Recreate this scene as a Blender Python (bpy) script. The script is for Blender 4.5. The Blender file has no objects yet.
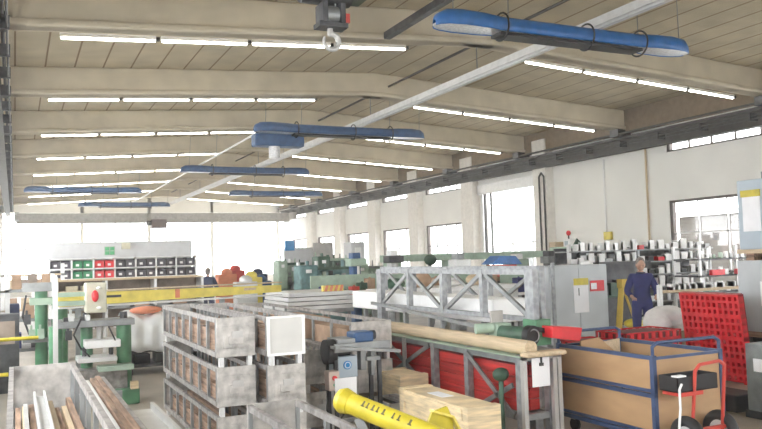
import bpy, bmesh, math, random
from mathutils import Vector, Matrix, Euler
random.seed(7)
S = bpy.context.scene
COL = S.collection
R = math.radians

# ------------------------------------------------------------------ materials
MATS = {}
def mat(name, col, rough=.6, metal=0., var=.08, scale=6., emit=None, col2=None, stretch=(1,1,1), bump=0., vor=False):
    if name in MATS: return MATS[name]
    m = bpy.data.materials.new(name); m.use_nodes = True
    nt = m.node_tree; N = nt.nodes; L = nt.links
    b = N['Principled BSDF']
    b.inputs['Roughness'].default_value = rough; b.inputs['Metallic'].default_value = metal
    tc = N.new('ShaderNodeTexCoord'); mp = N.new('ShaderNodeMapping'); mp.inputs['Scale'].default_value = stretch
    L.new(tc.outputs['Object'], mp.inputs['Vector'])
    if vor:
        t = N.new('ShaderNodeTexVoronoi'); t.inputs['Scale'].default_value = scale; fac = t.outputs['Distance']
    else:
        t = N.new('ShaderNodeTexNoise'); t.inputs['Scale'].default_value = scale; t.inputs['Detail'].default_value = 5; fac = t.outputs['Fac']
    L.new(mp.outputs['Vector'], t.inputs['Vector'])
    cr = N.new('ShaderNodeValToRGB')
    a = [max(0, c*(1-var*2)) for c in col]; c2 = col2 or [min(1, c*(1+var)) for c in col]
    cr.color_ramp.elements[0].position = .3; cr.color_ramp.elements[1].position = .7
    cr.color_ramp.elements[0].color = (*a, 1); cr.color_ramp.elements[1].color = (*c2, 1)
    L.new(fac, cr.inputs['Fac']); L.new(cr.outputs['Color'], b.inputs['Base Color'])
    if bump:
        bp = N.new('ShaderNodeBump'); bp.inputs['Strength'].default_value = bump; bp.inputs['Distance'].default_value = .02
        L.new(fac, bp.inputs['Height']); L.new(bp.outputs['Normal'], b.inputs['Normal'])
    if emit:
        b.inputs['Emission Color'].default_value = (*col, 1); b.inputs['Emission Strength'].default_value = emit
    MATS[name] = m
    return m

def striped(name, base, line, period, axis, width=.04, rough=.8, var=.1, off=0.):
    m = mat(name, base, rough, var=var, scale=1.3)
    nt = m.node_tree; N = nt.nodes; L = nt.links
    b = N['Principled BSDF']; cr = b.inputs['Base Color'].links[0].from_socket
    tc = N.new('ShaderNodeTexCoord'); sp = N.new('ShaderNodeSeparateXYZ'); L.new(tc.outputs['Object'], sp.inputs[0])
    d = N.new('ShaderNodeMath'); d.operation = 'DIVIDE'; L.new(sp.outputs[axis], d.inputs[0]); d.inputs[1].default_value = period
    f = N.new('ShaderNodeMath'); f.operation = 'FRACT'; L.new(d.outputs[0], f.inputs[0])
    lt = N.new('ShaderNodeMath'); lt.operation = 'LESS_THAN'; L.new(f.outputs[0], lt.inputs[0]); lt.inputs[1].default_value = width
    mx = N.new('ShaderNodeMixRGB'); L.new(lt.outputs[0], mx.inputs[0]); L.new(cr, mx.inputs[1]); mx.inputs[2].default_value = (*line, 1)
    L.new(mx.outputs[0], b.inputs['Base Color'])
    return m

conc = mat('beam_concrete', (.64,.57,.44), .85, var=.07, scale=1.5)
ceil = striped('roof_slab', (.50,.43,.30), (.20,.13,.07), .66, 0, .06, var=.09)
wallm = mat('wall_plaster', (.84,.83,.79), .85, var=.03, scale=.8)
colm = mat('column_concrete', (.80,.77,.72), .85, var=.05)
floorm = mat('floor_concrete', (.33,.29,.235), .45, var=.16, scale=1.1, bump=.05)
outm = mat('yard_ground', (.75,.75,.74), .9)
galv = mat('galvanised_steel', (.33,.34,.35), .5, .4, var=.10, scale=14, vor=True)
galvp = mat('galvanised_sheet', (.52,.495,.465), .42, .35, var=.22, scale=9, bump=.15)
cagem = mat('stillage_steel', (.33,.31,.295), .5, .35, var=.25, scale=12)
brightp = mat('bright_sheet', (.52,.51,.49), .4, .3, var=.06)
steel = mat('grey_steel', (.30,.31,.31), .45, .5, var=.15)
darks = mat('dark_steel', (.08,.08,.085), .5, .4, var=.3)
brownrail = mat('runway_paint', (.065,.06,.055), .6, .2, var=.2, scale=4)
bridgem = mat('bridge_paint', (.43,.42,.40), .6, .1, var=.1)
blackm = mat('black_rubber', (.02,.02,.022), .6, var=.2)
white = mat('white_paint', (.85,.85,.84), .5, var=.03)
whitemetal = mat('white_metal', (.72,.72,.71), .4, .3, var=.04)
paper = mat('paper', (.88,.88,.9), .8, var=.02)
bluep = mat('blue_heater_paint', (.02,.16,.50), .35, var=.1)
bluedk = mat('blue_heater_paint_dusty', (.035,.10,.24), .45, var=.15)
alu = mat('reflector_aluminium', (.75,.76,.78), .3, .7, var=.15, scale=25)
cartblue = mat('cart_blue', (.06,.095,.20), .4, .1, var=.15)
mdf = mat('cart_board', (.48,.30,.155), .6, var=.06, scale=3, stretch=(1,1,3))
pine = mat('pine_board', (.82,.66,.42), .7, var=.15, scale=5, stretch=(.8,1,7))
wood = mat('weathered_timber', (.34,.22,.15), .75, var=.3, scale=5, stretch=(6,.6,6))
beige = mat('beige_wood', (.60,.47,.31), .6, var=.12, scale=6, stretch=(8,.5,8))
green = mat('machine_green', (.10,.26,.14), .45, var=.15)
lgreen = mat('pale_green', (.36,.47,.37), .5, var=.1)
dgreen = mat('dark_green', (.05,.11,.07), .5, var=.2)
tealm = mat('teal_machine', (.13,.25,.25), .5, var=.2)
yellow = mat('yellow_paint', (.60,.49,.035), .45, var=.14)
yellowp = mat('pale_yellow_paint', (.80,.66,.13), .45, var=.08)
red = mat('red_plastic', (.74,.03,.04), .4, var=.08)
redpaint = mat('red_paint', (.60,.07,.05), .4, var=.1)
redsheet = mat('red_profile', (.50,.03,.028), .45, var=.18, scale=5, stretch=(1,.4,6))
cab = mat('cabinet_grey', (.50,.53,.545), .5, .1, var=.05, scale=3)
cabb = mat('cabinet_blue_grey', (.42,.49,.55), .5, .1, var=.05, scale=3)
cabd = mat('cabinet_dark_grey', (.25,.27,.27), .5, .2, var=.15, scale=6)
tarp = mat('tarpaulin', (.74,.75,.75), .5, var=.07, scale=4)
orange = mat('orange_cloth', (.75,.27,.15), .7)
sackm = mat('white_sack', (.82,.80,.79), .8, var=.06, scale=7)
skin = mat('skin', (.55,.33,.24), .6)
hairm = mat('grey_hair', (.25,.22,.2), .9, scale=40, var=.2)
overall = mat('blue_overall', (.022,.028,.14), .8, var=.15)
navy = mat('navy_jacket', (.03,.04,.09), .8, var=.15)
signblue = mat('sign_blue', (.03,.22,.50), .5)
signgreen = mat('sign_green', (.1,.45,.2), .5)
paneln = mat('partition_panel', (.60,.60,.61), .6, var=.03)
shelfb = mat('shelf_back_board', (.30,.235,.19), .8, var=.12)
binblack = mat('black_bin', (.07,.06,.075), .5, var=.1)
bingreen = mat('green_bin', (.03,.25,.10), .5, var=.1)
brick = mat('neighbour_brick', (.085,.075,.065), .9, var=.25, scale=2, stretch=(1,.3,5))
cardb = mat('cardboard', (.45,.30,.20), .8, var=.12)
leafm = mat('shrub_leaf', (.10,.18,.06), .8, var=.3)
bins_label = mat('bin_label', (.78,.78,.76), .6)
tubem = mat('lit_tube', (1,.97,.90), .4, var=0, emit=9.)
gl = bpy.data.materials.new('window_glass'); gl.use_nodes = True
_n = gl.node_tree.nodes; _l = gl.node_tree.links; _n.remove(_n['Principled BSDF'])
_t = _n.new('ShaderNodeBsdfTransparent'); _g = _n.new('ShaderNodeBsdfGlossy'); _g.inputs['Roughness'].default_value = .03
_m = _n.new('ShaderNodeMixShader'); _m.inputs[0].default_value = .06
_l.new(_t.outputs[0], _m.inputs[1]); _l.new(_g.outputs[0], _m.inputs[2]); _l.new(_m.outputs[0], _n['Material Output'].inputs[0])

# ------------------------------------------------------------------ mesh builder
class MB:
    def __init__(s): s.v = []; s.f = []; s.sm = []
    def add(s, vs, fs, smooth=False):
        o = len(s.v); s.v += [Vector(v) for v in vs]
        for f in fs: s.f.append(tuple(i+o for i in f)); s.sm.append(smooth)
        return s
    def box(s, x0, x1, y0, y1, z0, z1):
        return s.add([(x0,y0,z0),(x1,y0,z0),(x1,y1,z0),(x0,y1,z0),(x0,y0,z1),(x1,y0,z1),(x1,y1,z1),(x0,y1,z1)],
                     [(0,3,2,1),(4,5,6,7),(0,1,5,4),(1,2,6,5),(2,3,7,6),(3,0,4,7)])
    def bar(s, p, q, w, h=None, up=(0,0,1)):
        h = h or w; p = Vector(p); q = Vector(q); d = (q-p).normalized(); u = Vector(up)
        if abs(d.dot(u)) > .98: u = Vector((0,1,0))
        a = d.cross(u).normalized(); b = a.cross(d).normalized()
        vs = [c + a*(i*w/2) + b*(j*h/2) for c in (p, q) for i, j in ((-1,-1),(1,-1),(1,1),(-1,1))]
        return s.add(vs, [(0,1,2,3),(7,6,5,4),(0,4,5,1),(1,5,6,2),(2,6,7,3),(3,7,4,0)])
    def tube(s, p, q, r, n=12, r2=None):
        r2 = r if r2 is None else r2; p = Vector(p); q = Vector(q); d = (q-p).normalized()
        u = Vector((0,0,1)) if abs(d.z) < .95 else Vector((1,0,0))
        a = d.cross(u).normalized(); b = d.cross(a)
        vs = []
        for c, rr in ((p, r), (q, r2)):
            vs += [c + a*(rr*math.cos(t*2*math.pi/n)) + b*(rr*math.sin(t*2*math.pi/n)) for t in range(n)]
        s.add(vs, [(i, (i+1) % n, n+(i+1) % n, n+i) for i in range(n)], True)
        return s.add(vs, [tuple(range(n-1,-1,-1)), tuple(range(n, 2*n))])
    def path(s, pts, r, n=8):
        for a, b in zip(pts, pts[1:]): s.tube(a, b, r, n)
        for p in pts[1:-1]: s.ball(p, (r,r,r), 8, 5)
        return s
    def ball(s, c, r, n=14, m=9, M=None):
        c = Vector(c); vs = []; fs = []
        for j in range(m+1):
            ph = math.pi*j/m
            for i in range(n):
                t = 2*math.pi*i/n; w = Vector((r[0]*math.sin(ph)*math.cos(t), r[1]*math.sin(ph)*math.sin(t), r[2]*math.cos(ph)))
                vs.append(c + (M @ w if M else w))
        for j in range(m):
            for i in range(n): fs.append((j*n+i, (j+1)*n+i, (j+1)*n+(i+1) % n, j*n+(i+1) % n))
        return s.add(vs, fs, True)
    def ring(s, c, r, t, axis='Y', n=24, m=8):
        c = Vector(c); vs = []; fs = []
        for i in range(n):
            a = 2*math.pi*i/n
            for j in range(m):
                b = 2*math.pi*j/m; rr = r + t*math.cos(b); h = t*math.sin(b)
                p = {'Y': (rr*math.cos(a), h, rr*math.sin(a)), 'X': (h, rr*math.cos(a), rr*math.sin(a)), 'Z': (rr*math.cos(a), rr*math.sin(a), h)}[axis]
                vs.append(c + Vector(p))
        for i in range(n):
            for j in range(m): fs.append((i*m+j, i*m+(j+1) % m, ((i+1) % n)*m+(j+1) % m, ((i+1) % n)*m+j))
        return s.add(vs, fs, True)
    def prism(s, poly, axis, a, b):
        n = len(poly)
        def P(u, v, w): return {'X': (w,u,v), 'Y': (u,w,v), 'Z': (u,v,w)}[axis]
        vs = [P(u,v,a) for u, v in poly] + [P(u,v,b) for u, v in poly]
        return s.add(vs, [tuple(range(n-1,-1,-1)), tuple(range(n, 2*n))] + [(i, (i+1) % n, n+(i+1) % n, n+i) for i in range(n)])
    def build(s, name, m, parent=None, bevel=0., **props):
        me = bpy.data.meshes.new(name)
        off = parent_origin(parent) if parent else Vector((0,0,0))
        me.from_pydata([v - off for v in s.v], [], s.f)
        me.polygons.foreach_set('use_smooth', s.sm)
        bm = bmesh.new(); bm.from_mesh(me); bmesh.ops.recalc_face_normals(bm, faces=bm.faces); bm.to_mesh(me); bm.free()
        me.materials.append(m)
        o = bpy.data.objects.new(name, me); COL.objects.link(o)
        if parent: o.parent = parent
        if bevel:
            b = o.modifiers.new('bevel', 'BEVEL'); b.width = bevel; b.segments = 2; b.limit_method = 'ANGLE'
        for k, v in props.items(): o[k] = v
        return o
def parent_origin(o):
    v = Vector((0,0,0))
    while o: v += o.location; o = o.parent
    return v
def B(x0, x1, y0, y1, z0, z1): return MB().box(x0, x1, y0, y1, z0, z1)
def thing(name, label, cat, loc=(0,0,0), group=None, rz=0):
    o = bpy.data.objects.new(name, None); COL.objects.link(o); o.location = loc; o.rotation_euler.z = rz
    o.empty_display_size = .1
    o['label'] = label; o['category'] = cat
    if group: o['group'] = group
    return o
def tag(o, label, cat, group=None, kind=None):
    o['label'] = label; o['category'] = cat
    if group: o['group'] = group
    if kind: o['kind'] = kind
    return o
def struct(name, mb, m, parent=None, bevel=0.):
    o = mb.build(name, m, parent, bevel)
    if not parent: o['kind'] = 'structure'
    return o
def dup(root, loc, label=None, group=None, rz=None):
    r = root.copy(); COL.objects.link(r); r.location = loc
    if rz is not None: r.rotation_euler.z = rz
    if label: r['label'] = label
    if group: r['group'] = group
    def rec(src, dst):
        for ch in list(src.children):
            c = ch.copy(); COL.objects.link(c); c.parent = dst; rec(ch, c)
    rec(root, r)
    return r
ORD = ['first','second','third','fourth','fifth','sixth','seventh','eighth','ninth','tenth']

# ------------------------------------------------------------------ setting
XL, XR, YB, YF = -.95, 19.2, 58., -8.
RID = 9.4; SL = .0607
def zbot(x): return 6.6 - SL*abs(x-RID)
struct('floor', B(XL-.3, XR+.3, YF, YB+.3, -.15, 0), floorm)
struct('ground', B(-40, 70, -30, 100, -.6, -.2), outm)
m = MB(); d = .68
for a, b in ((XL-.4, RID), (RID, XR+.4)):
    pz = lambda x: zbot(x)+d
    m.prism([(a, pz(a)), (b, pz(b)), (b, pz(b)+.25), (a, pz(a)+.25)], 'Y', YF, YB+.3)
struct('ceiling', m, ceil)
BY = [14.35+5.75*k for k in range(-3, 8)]
for k, y in enumerate(BY):
    m = MB()
    pts = [(XL-.2, zbot(XL-.2)), (RID-.35, zbot(RID-.35)), (RID+.35, zbot(RID+.35)), (XR+.2, zbot(XR+.2))]
    up = [(XR+.2, zbot(XR+.2)+d), (RID, zbot(RID)+d), (XL-.2, zbot(XL-.2)+d)]
    m.prism(pts+up, 'Y', y-.17, y+.17)
    pts2 = [(x, z-.0) for x, z in pts] + [(x, z+.12) for x, z in reversed(pts)]
    m.prism(pts2, 'Y', y-.24, y+.24)
    struct('beam', m, conc, bevel=.04)
# right wall with openings
def wall_with_openings(name, X0, X1, y0, y1, ztop, ops, mt):
    m = MB(); ys = sorted(ops)
    cur = y0
    for (a, b, zs) in ys:
        if a > cur: m.box(X0, X1, cur, a, 0, ztop)
        z = 0
        for (za, zb) in zs:
            if za > z: m.box(X0, X1, a, b, z, za)
            z = zb
        if z < ztop: m.box(X0, X1, a, b, z, ztop)
        cur = b
    if cur < y1: m.box(X0, X1, cur, y1, 0, ztop)
    return struct(name, m, mt)
WIN = [(14.1,18.45), (31.0,34.8), (36.3,40.0), (41.5,45.3), (46.8,50.6), (52.2,56.)]
ops = [(a, b, [(1.15,3.47), (5.05,5.9)]) for a, b in WIN]
ops += [(25.15,29.45, [(0,5.05)]), (19.6,19.61,[(0,.01)])]
wall_with_openings('wall_right', XR, XR+.3, YF, YB, 7.0, ops+[(-4,0,[(1.15,3.47),(5.05,5.9)]), (2,6,[(1.15,3.47),(5.05,5.9)]), (8,12,[(1.15,3.47),(5.05,5.9)])], wallm)
for k, yc in enumerate((24.7, 30.2, 35.55, 40.75, 46.05, 51.4)):
    w = .5 if k else .42
    struct('column', B(XR-.38, XR+.02, yc-w, yc+w, 0, 6.4), colm, bevel=.02)
lops = [(BY[0]+5.7*k+.8, BY[0]+5.7*k+4.9, [(1.2,3.9),(5.0,5.7)]) for k in range(9)]
struct('shade_fascia', B(XR-.32, XR, YF, YB, 5.93, 6.72), mat('fascia_shade_brown', (.24,.18,.12), .9, var=.1))  # added fascia over the pale upper wall, shadow mixed into its brown
wall_with_openings('wall_left', XL-.3, XL, YF, YB, 7.0, lops, wallm)
# far wall: mostly glazing
m = MB(); m.box(XL, XR, YB, YB+.3, 0, .9)
for x in (XL, 4.2, 8.8, 13.4, 18.6): m.box(x, x+.22, YB, YB+.3, 0, 7.2)
m.box(XL, XR, YB, YB+.3, 5.7, 7.6)
struct('wall_back', m, wallm)
m = MB(); m.box(XL, 2.0, YF-.3, YF, 0, 7.6); m.box(17.5, XR, YF-.3, YF, 0, 7.6); m.box(2.0, 17.5, YF-.3, YF, 5.6, 7.6); m.box(2.0, 17.5, YF-.3, YF, 0, 2.4)
struct('wall_front', m, wallm)
# windows
frame_m = mat('window_frame_metal', (.12,.10,.09), .5, .3)
nwin = 0
def window(X, a, b, za, zb, nv, hz, name_extra=None):
    global nwin; nwin += 1
    w = bpy.data.objects.new('window_%d' % nwin, None); COL.objects.link(w); w.location = (X, (a+b)/2, za); w['kind'] = 'structure'
    m = MB()
    m.box(X-.04, X+.1, a, a+.07, za, zb); m.box(X-.04, X+.1, b-.12, b, za, zb)
    m.box(X-.04, X+.1, a, b, za, za+.06); m.box(X-.04, X+.1, a, b, zb-.08, zb)
    struct('window_frame', m, frame_m, w)
    for i in range(1, nv):
        y = a+(b-a)*i/nv; struct('mullion', B(X, X+.05, y-.025, y+.025, za, zb), whitemetal if a < 20 and zb < 4 else frame_m, w)
    for z in hz: struct('transom', B(X, X+.05, a, b, z-.02, z+.02), whitemetal if a < 20 else frame_m, w)
    struct('window_pane', B(X+.055, X+.065, a+.05, b-.05, za+.05, zb-.05), gl, w)
for a, b in WIN:
    window(XR+.08, a, b, 1.15, 3.47, 4, (2.4,)); window(XR+.08, a, b, 5.05, 5.9, 5, ())
# open gate: frame, rails, outside lattice gate
m = MB(); m.box(XR-.06, XR+.1, 29.3, 29.45, 0, 5.05); m.box(XR-.06, XR+.1, 25.1, 25.2, 0, 5.05)
m.box(XR-.16, XR+.0, 25.0, 29.6, 4.62, 5.05)
g = bpy.data.objects.new('door_1', None); COL.objects.link(g); g.location = (XR, 27.3, 0); g['kind'] = 'structure'
struct('door_frame', m, whitemetal, g)
struct('door_guide_rail', B(XR-.14, XR-.05, 29.0, 29.12, 0, 4.62).box(XR-.14, XR-.05, 28.55, 28.62, 0, 4.62), brownrail, g)
t = thing('lattice_gate', 'low white lattice gate standing in the bright open doorway', 'gate', (19.9, 27, 0))
m = MB()
for z in (.9, 2.35): m.box(19.85, 19.93, 25.1, 28.2, z, z+.08)
for y in (25.1, 26.6, 28.15): m.box(19.85, 19.93, y, y+.08, 0, 2.43)
m.build('gate_frame', whitemetal, t)
m = MB().bar((19.89,25.15,2.35),(19.89,26.6,.95),.06).bar((19.89,26.65,.95),(19.89,28.1,2.35),.06)
m.build('brace', whitemetal, t)
tag(B(21.5,22.9,28.4,31.5,-.2,2.15).build('storage_container', steel, bevel=.15), 'grey container standing in the yard beyond the open doorway', 'container')
# neighbour building seen through the right window
t = thing('neighbouring_building', 'brownish building outside beyond the right hand window', 'building', (27,17,-.2))
B(25,29,10,23.5,-.2,3.2).build('wall', brick, t); B(24.7,29.3,9.8,23.8,3.2,3.4).build('roof', outm, t)
m = MB()
for i in range(5): m.box(24.96,25.02,11+i*2.3,12.2+i*2.3,1.4,2.6)
m.build('window', frame_m, t)
# far windows frames
for i, x in enumerate((XL+.5, 4.5, 9.1, 13.7)):
    x1 = (4.0, 8.6, 13.2, 17.8)[i]
    nwin += 1
    w = bpy.data.objects.new('window_%d' % nwin, None); COL.objects.link(w); w.location = ((x+x1)/2, YB, .9); w['kind'] = 'structure'
    m = MB()
    for k in range(5): xx = x+(x1-x)*k/4; m.box(xx-.03, xx+.03, YB+.1, YB+.16, .9, 5.6)
    for z in (.9, 3.2, 5.55): m.box(x, x1, YB+.1, YB+.16, z-.03, z+.03)
    struct('window_frame', m, whitemetal, w)
    struct('window_pane', B(x, x1, YB+.12, YB+.13, .9, 5.6), gl, w)

# ------------------------------------------------------------------ lights
lt = thing('fluorescent_light', 'x', 'light', (0,0,0), 'ceiling batten lights')
B(-.86,.86,-.045,.045,.02,.09).build('light_housing', white, lt)
MB().tube((-.84,0,-.005),(.84,0,-.005),.021,8).build('light_tube', tubem, lt)
B(.865,.93,-.04,.04,0,.07).build('end_bracket', darks, lt)
for x in (-.6,.6): MB().tube((x,0,.09),(x,0,.70),.005,6).build('hanger_rod', steel, lt)
first = True
rows = [15.02+5.77*k for k in range(-2, 8)]
for r_, y in enumerate(rows):
    for side in (0, 1):
        for i in range(4):
            x = (.72+.9+1.81*i) if side == 0 else (11.15+.88+1.80*i)
            ang = math.atan(SL)*(-1 if side == 0 else 1)
            near = r_-2
            if near < 0: continue
            lab = 'white batten light, %s from left, %s row from the camera, %s roof slope' % (ORD[i], ORD[near], ('left','right')[side])
            o = lt if first else dup(lt, (0,0,0)); first = False
            o.location = (x, y, zbot(x)+.03); o['label'] = lab
            o.rotation_euler = (0, ang, 0)

# ------------------------------------------------------------------ blue radiant heaters
def heater(mt, lab, x0, y, z, L=5.5, box=False):
    x0 *= .96; y *= .96; z = 5.54; L = 5.35
    t = thing('radiant_heater', lab, 'heater', (x0, y, z), 'blue tube heaters under the roof')
    # hood: capsule plan extruded half pipe with wide rounded ends
    m = MB(); n = 10
    def arc(x, w, h): return [Vector((x, y + w*(1 if math.cos(math.pi*j/n)>=0 else -1)*abs(math.cos(math.pi*j/n))**.6, z - .06 + h*max(0,math.sin(math.pi*j/n))**.6)) for j in range(n+1)]
    prof = [(0,.05,.10),(.05,.13,.2),(.18,.2,.27),(.45,.24,.29),(.9,.22,.28),(1.2,.17,.26),(L-1.2,.17,.26),(L-.9,.22,.28),(L-.45,.24,.29),(L-.18,.2,.27),(L-.05,.13,.2),(L,.05,.10)]
    vs = []
    for a, w, h in prof: vs += arc(x0+a, w, h)
    fs = [(k*(n+1)+j, k*(n+1)+j+1, (k+1)*(n+1)+j+1, (k+1)*(n+1)+j) for k in range(len(prof)-1) for j in range(n)]
    m.add(vs, fs, True)
    o = m.build('hood', mt, t); sm = o.modifiers.new('s', 'SOLIDIFY'); sm.thickness = .012
    m = MB()
    vs = []
    for a, w, h in prof: vs += [(x0+a, y-w*.9, z-.05), (x0+a, y+w*.9, z-.05)]
    m.add([Vector(v) for v in vs], [(2*k, 2*k+1, 2*k+3, 2*k+2) for k in range(len(prof)-1)])
    o = m.build('reflector', alu, t); sm = o.modifiers.new('s', 'SOLIDIFY'); sm.thickness = .03
    MB().box(x0+1.15, x0+L-1.2, y-.15, y+.15, z-.12, z-.066).build('black_grille', blackm, t)
    for a in (1.25, 3.0, 4.2):
        MB().ring((x0+a, y, z+.05), .225, .016, 'X', 20, 6).build('clamp', blackm, t)
    for a in (.35, 1.4, 4.2, 5.2):
        MB().tube((x0+a, y, z+.2), (x0+a+.1, y+.1, zbot(x0+a)+.6), .008, 6).build('hanger', steel, t)
    if box:
        B(x0+.15, x0+1.6, y+.32, y+.77, z-.38, z-.04).build('burner_box', mt, t, .03)
        MB().tube((x0+.75, y+.5, z-.38), (x0+.75, y+.5, z-.7), .16, 14).build('flue_pipe', alu, t)
heater(bluep, 'bright blue tube heater nearest the camera at the top of the photo', 6.15, 10.65, 5.62)
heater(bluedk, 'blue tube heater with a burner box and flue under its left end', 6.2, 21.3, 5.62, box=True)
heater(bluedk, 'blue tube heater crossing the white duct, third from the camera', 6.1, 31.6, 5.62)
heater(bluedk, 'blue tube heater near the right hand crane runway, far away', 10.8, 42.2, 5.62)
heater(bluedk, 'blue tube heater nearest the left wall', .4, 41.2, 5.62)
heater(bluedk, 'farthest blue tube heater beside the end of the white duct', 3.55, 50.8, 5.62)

# white duct, pipes at the roof
t = thing('cable_duct', 'long white duct running the length of the hall below the ridge', 'duct', (9.42, 30, 5.9))
m = MB(); m.box(9.3,9.54,3.,52.,5.99,6.03); m.box(9.29,9.32,3.,52.,5.88,6.03); m.box(9.52,9.55,3.,52.,5.88,6.03); m.box(9.37,9.47,3.,52.,5.85,5.99)
m.build('duct_profile', mat('duct_paint', (.72,.72,.72), .5, var=.06), t)
for y in BY[1:]:
    if 3 < y < 52: MB().tube((9.42,y+.1,6.0),(9.42,y+.1,6.62),.012,6).build('hanger', steel, t)
tag(MB().path([(6.65,22,5.8),(6.65,52,5.8)],.035).build('gas_pipe', white), 'thin white pipe running back from the second blue heater', 'pipe')
tag(MB().bar((7.0,11.3,6.5),(7.0,14.1,6.5),.14).build('steel_channel', darks), 'short dark steel channel fixed under the roof beside the hook', 'beam')
tag(MB().tube((9.9,4,6.9),(9.9,56,6.9),.03).build('roof_conduit', brownrail), 'thin brown conduit along the roof beside the ridge', 'pipe')

# crane runways
def runway(X, z, lab, sgn):
    t = thing('crane_runway', lab, 'crane rail', (X, 25, z))
    B(X-.15,X+.15,-5,57.5,z+.27,z+.31).build('top_flange', brownrail, t)
    B(X-.15,X+.15,-5,57.5,z-.17,z-.13).build('bottom_flange', brownrail, t)
    B(X-.02,X+.02,-5,57.5,z-.13,z+.27).build('web', brownrail, t)
    B(X-.05*1,X+.05,-5,57.5,z+.31,z+.37).build('rail', darks, t)
    for dz in (.02,.12): MB().path([(X-.3*sgn,-5,z+dz),(X-.3*sgn,57.5,z+dz)],.02).build('conductor_line', darks, t)
    MB().path([(X-.22*sgn,-5,z+.45),(X-.22*sgn,57.5,z+.45)],.035).build('cable_pipe', brownrail, t)
    for k in range(36):
        y = -4+1.7*k
        B(min(X,X-.34*sgn),max(X,X-.34*sgn),y-.03,y+.03,z-.02,z+.2).build('bracket', darks, t)
    for k, y in enumerate(BY):
        B(X-.28,X+.3,y-.2,y+.2,z+.37,z+.62).build('corbel', darks, t)
runway(18.82, 5.42, 'dark crane runway beam along the top of the right wall', 1)
runway(-.40, 5.62, 'dark crane runway beam at the left edge of the photo', -1)
# far crane bridge
t = thing('crane_bridge', 'dusty grey crane bridge spanning the far end of the hall', 'crane', (9, 53, 4.8))
B(.1,18.2,53.6,54.2,4.75,5.4).build('girder', bridgem, t, .03)
B(.0,.25,52.6,55.2,4.9,5.4).build('end_carriage', bridgem, t, .03); B(18.15,18.4,52.6,55.2,4.9,5.4).build('end_carriage', bridgem, t, .03)
o = thing('hoist_trolley', 'dark hoist trolley under the far grey crane bridge', 'hoist', (8.8,53.3,4.6))
B(8.3,9.3,53.0,53.55,4.35,4.95).build('hoist_body', mat('maroon', (.12,.08,.08)), o, .05); MB().tube((8.0,53.2,4.7),(8.3,53.2,4.7),.16).build('motor', darks, o)
# near hoist
t = thing('crane_hoist', 'dark hoist with a steel hook hanging from the roof crane', 'hoist', (3.08,7.5,4.6))
B(2.55,3.5,7.3,7.75,4.72,5.1).build('hoist_body', mat('hoist_green', (.07,.085,.06), .6), t, .02)
B(2.4,3.75,6.0,7.9,5.1,5.2).build('trolley_frame', mat('hoist_green', (.07,.085,.06), .6), t)
MB().tube((2.75,7.55,4.8),(3.3,7.55,4.8),.17,16).build('rope_drum', darks, t)
for x in (2.93,3.13): B(x,x+.06,7.38,7.62,4.4,4.62).build('block_cheek', darks, t, .01)
MB().tube((2.99,7.5,4.5),(3.13,7.5,4.5),.1,18).build('sheave', steel, t)
B(2.9,3.22,7.4,7.6,4.36,4.41).build('crossbar', darks, t)
B(3.19,3.25,7.42,7.56,4.42,4.52).build('warning_plate', redpaint, t)
for x in (3.0,3.12): MB().tube((x,7.5,4.6),(x,7.5,5.0),.01).build('rope', steel, t)
m = MB(); pts = []
for k in range(19):
    a = R(100 - k*17); rr = .085
    pts.append(Vector((3.06 + rr*math.cos(a), 7.5, 4.22 + rr*math.sin(a))))
pts = [Vector((3.05,7.5,4.37))]+pts
for i, (a, b) in enumerate(zip(pts, pts[1:])):
    r0 = .03*(1 - max(0, i-9)*.06); m.tube(a, b, r0, 10, r0); m.ball(b, (r0,)*3, 8, 6)
m.build('hook', brightp, t)
t = thing('crane_girder', 'crane girder carrying the near hook, above the frame', 'crane', (9,7.2,5.3))
B(.0,18.4,6.0,6.4,5.2,5.8).build('girder', bridgem, t)
B(.0,.2,4.8,7.4,5.2,5.6).build('end_carriage', bridgem, t)

# ------------------------------------------------------------------ stillages
def stillage_proto(L, W, H, npost, face, bright=False):
    """Open-sided long stillage; base origin at the near left foot."""
    t = thing('steel_stillage', 'x', 'stillage', (0,0,0))
    f = .09
    B(.01,W-.01,.01,L-.01,f,f+.025).build('base_tray', cagem, t)
    m = B(0,W,0,.025,f,f+H)
    if not bright:
        m.box(.06,W*.45,-.008,.0,f+.08,f+H-.08); m.box(W*.55,W-.06,-.008,.0,f+.08,f+H-.08)
        m.box(W*.3,W*.7,-.018,-.008,f+.12,f+.2)
    p = m.build('end_panel', face, t, .004)
    if bright:
        B(0,.025,-.012,0,f,f+H).box(W-.025,W,-.012,0,f,f+H).box(.025,W-.025,-.012,0,f,f+.025).box(.025,W-.025,-.012,0,f+H-.02,f+H).build('edge_trim', white, p)
    else:
        B(W*.38,W*.66,-.026,-.018,f+.18,f+.24).build('card_holder', brightp, p)
    B(0,W,L-.025,L,f,f+H).build('end_panel', galvp, t)
    for x in (0, W-.03):
        B(x,x+.03,.025,L-.025,f+H-.045,f+H).build('top_rail', cagem, t)
        B(x,x+.03,.025,L-.025,f,f+.05).build('bottom_rail', cagem, t)
        for k in range(npost):
            y = .0 + (L-.05)*k/(npost-1) if k else .03
            B(x+.002,x+.028,y,y+.045,f+.04,f+H-.04).build('post', steel, t)
    for x in (.03, W-.07):
        for y in (.01, L-.08): B(x,x+.04,y,y+.07,0,f).build('foot', whitemetal, t)
    return t
st = stillage_proto(2.9, .37, .37, 8, galvp)
stb = stillage_proto(2.9, .37, .37, 8, mat('plain_end_sheet', (.62,.61,.58), .45, .2, var=.04), True)
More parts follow.
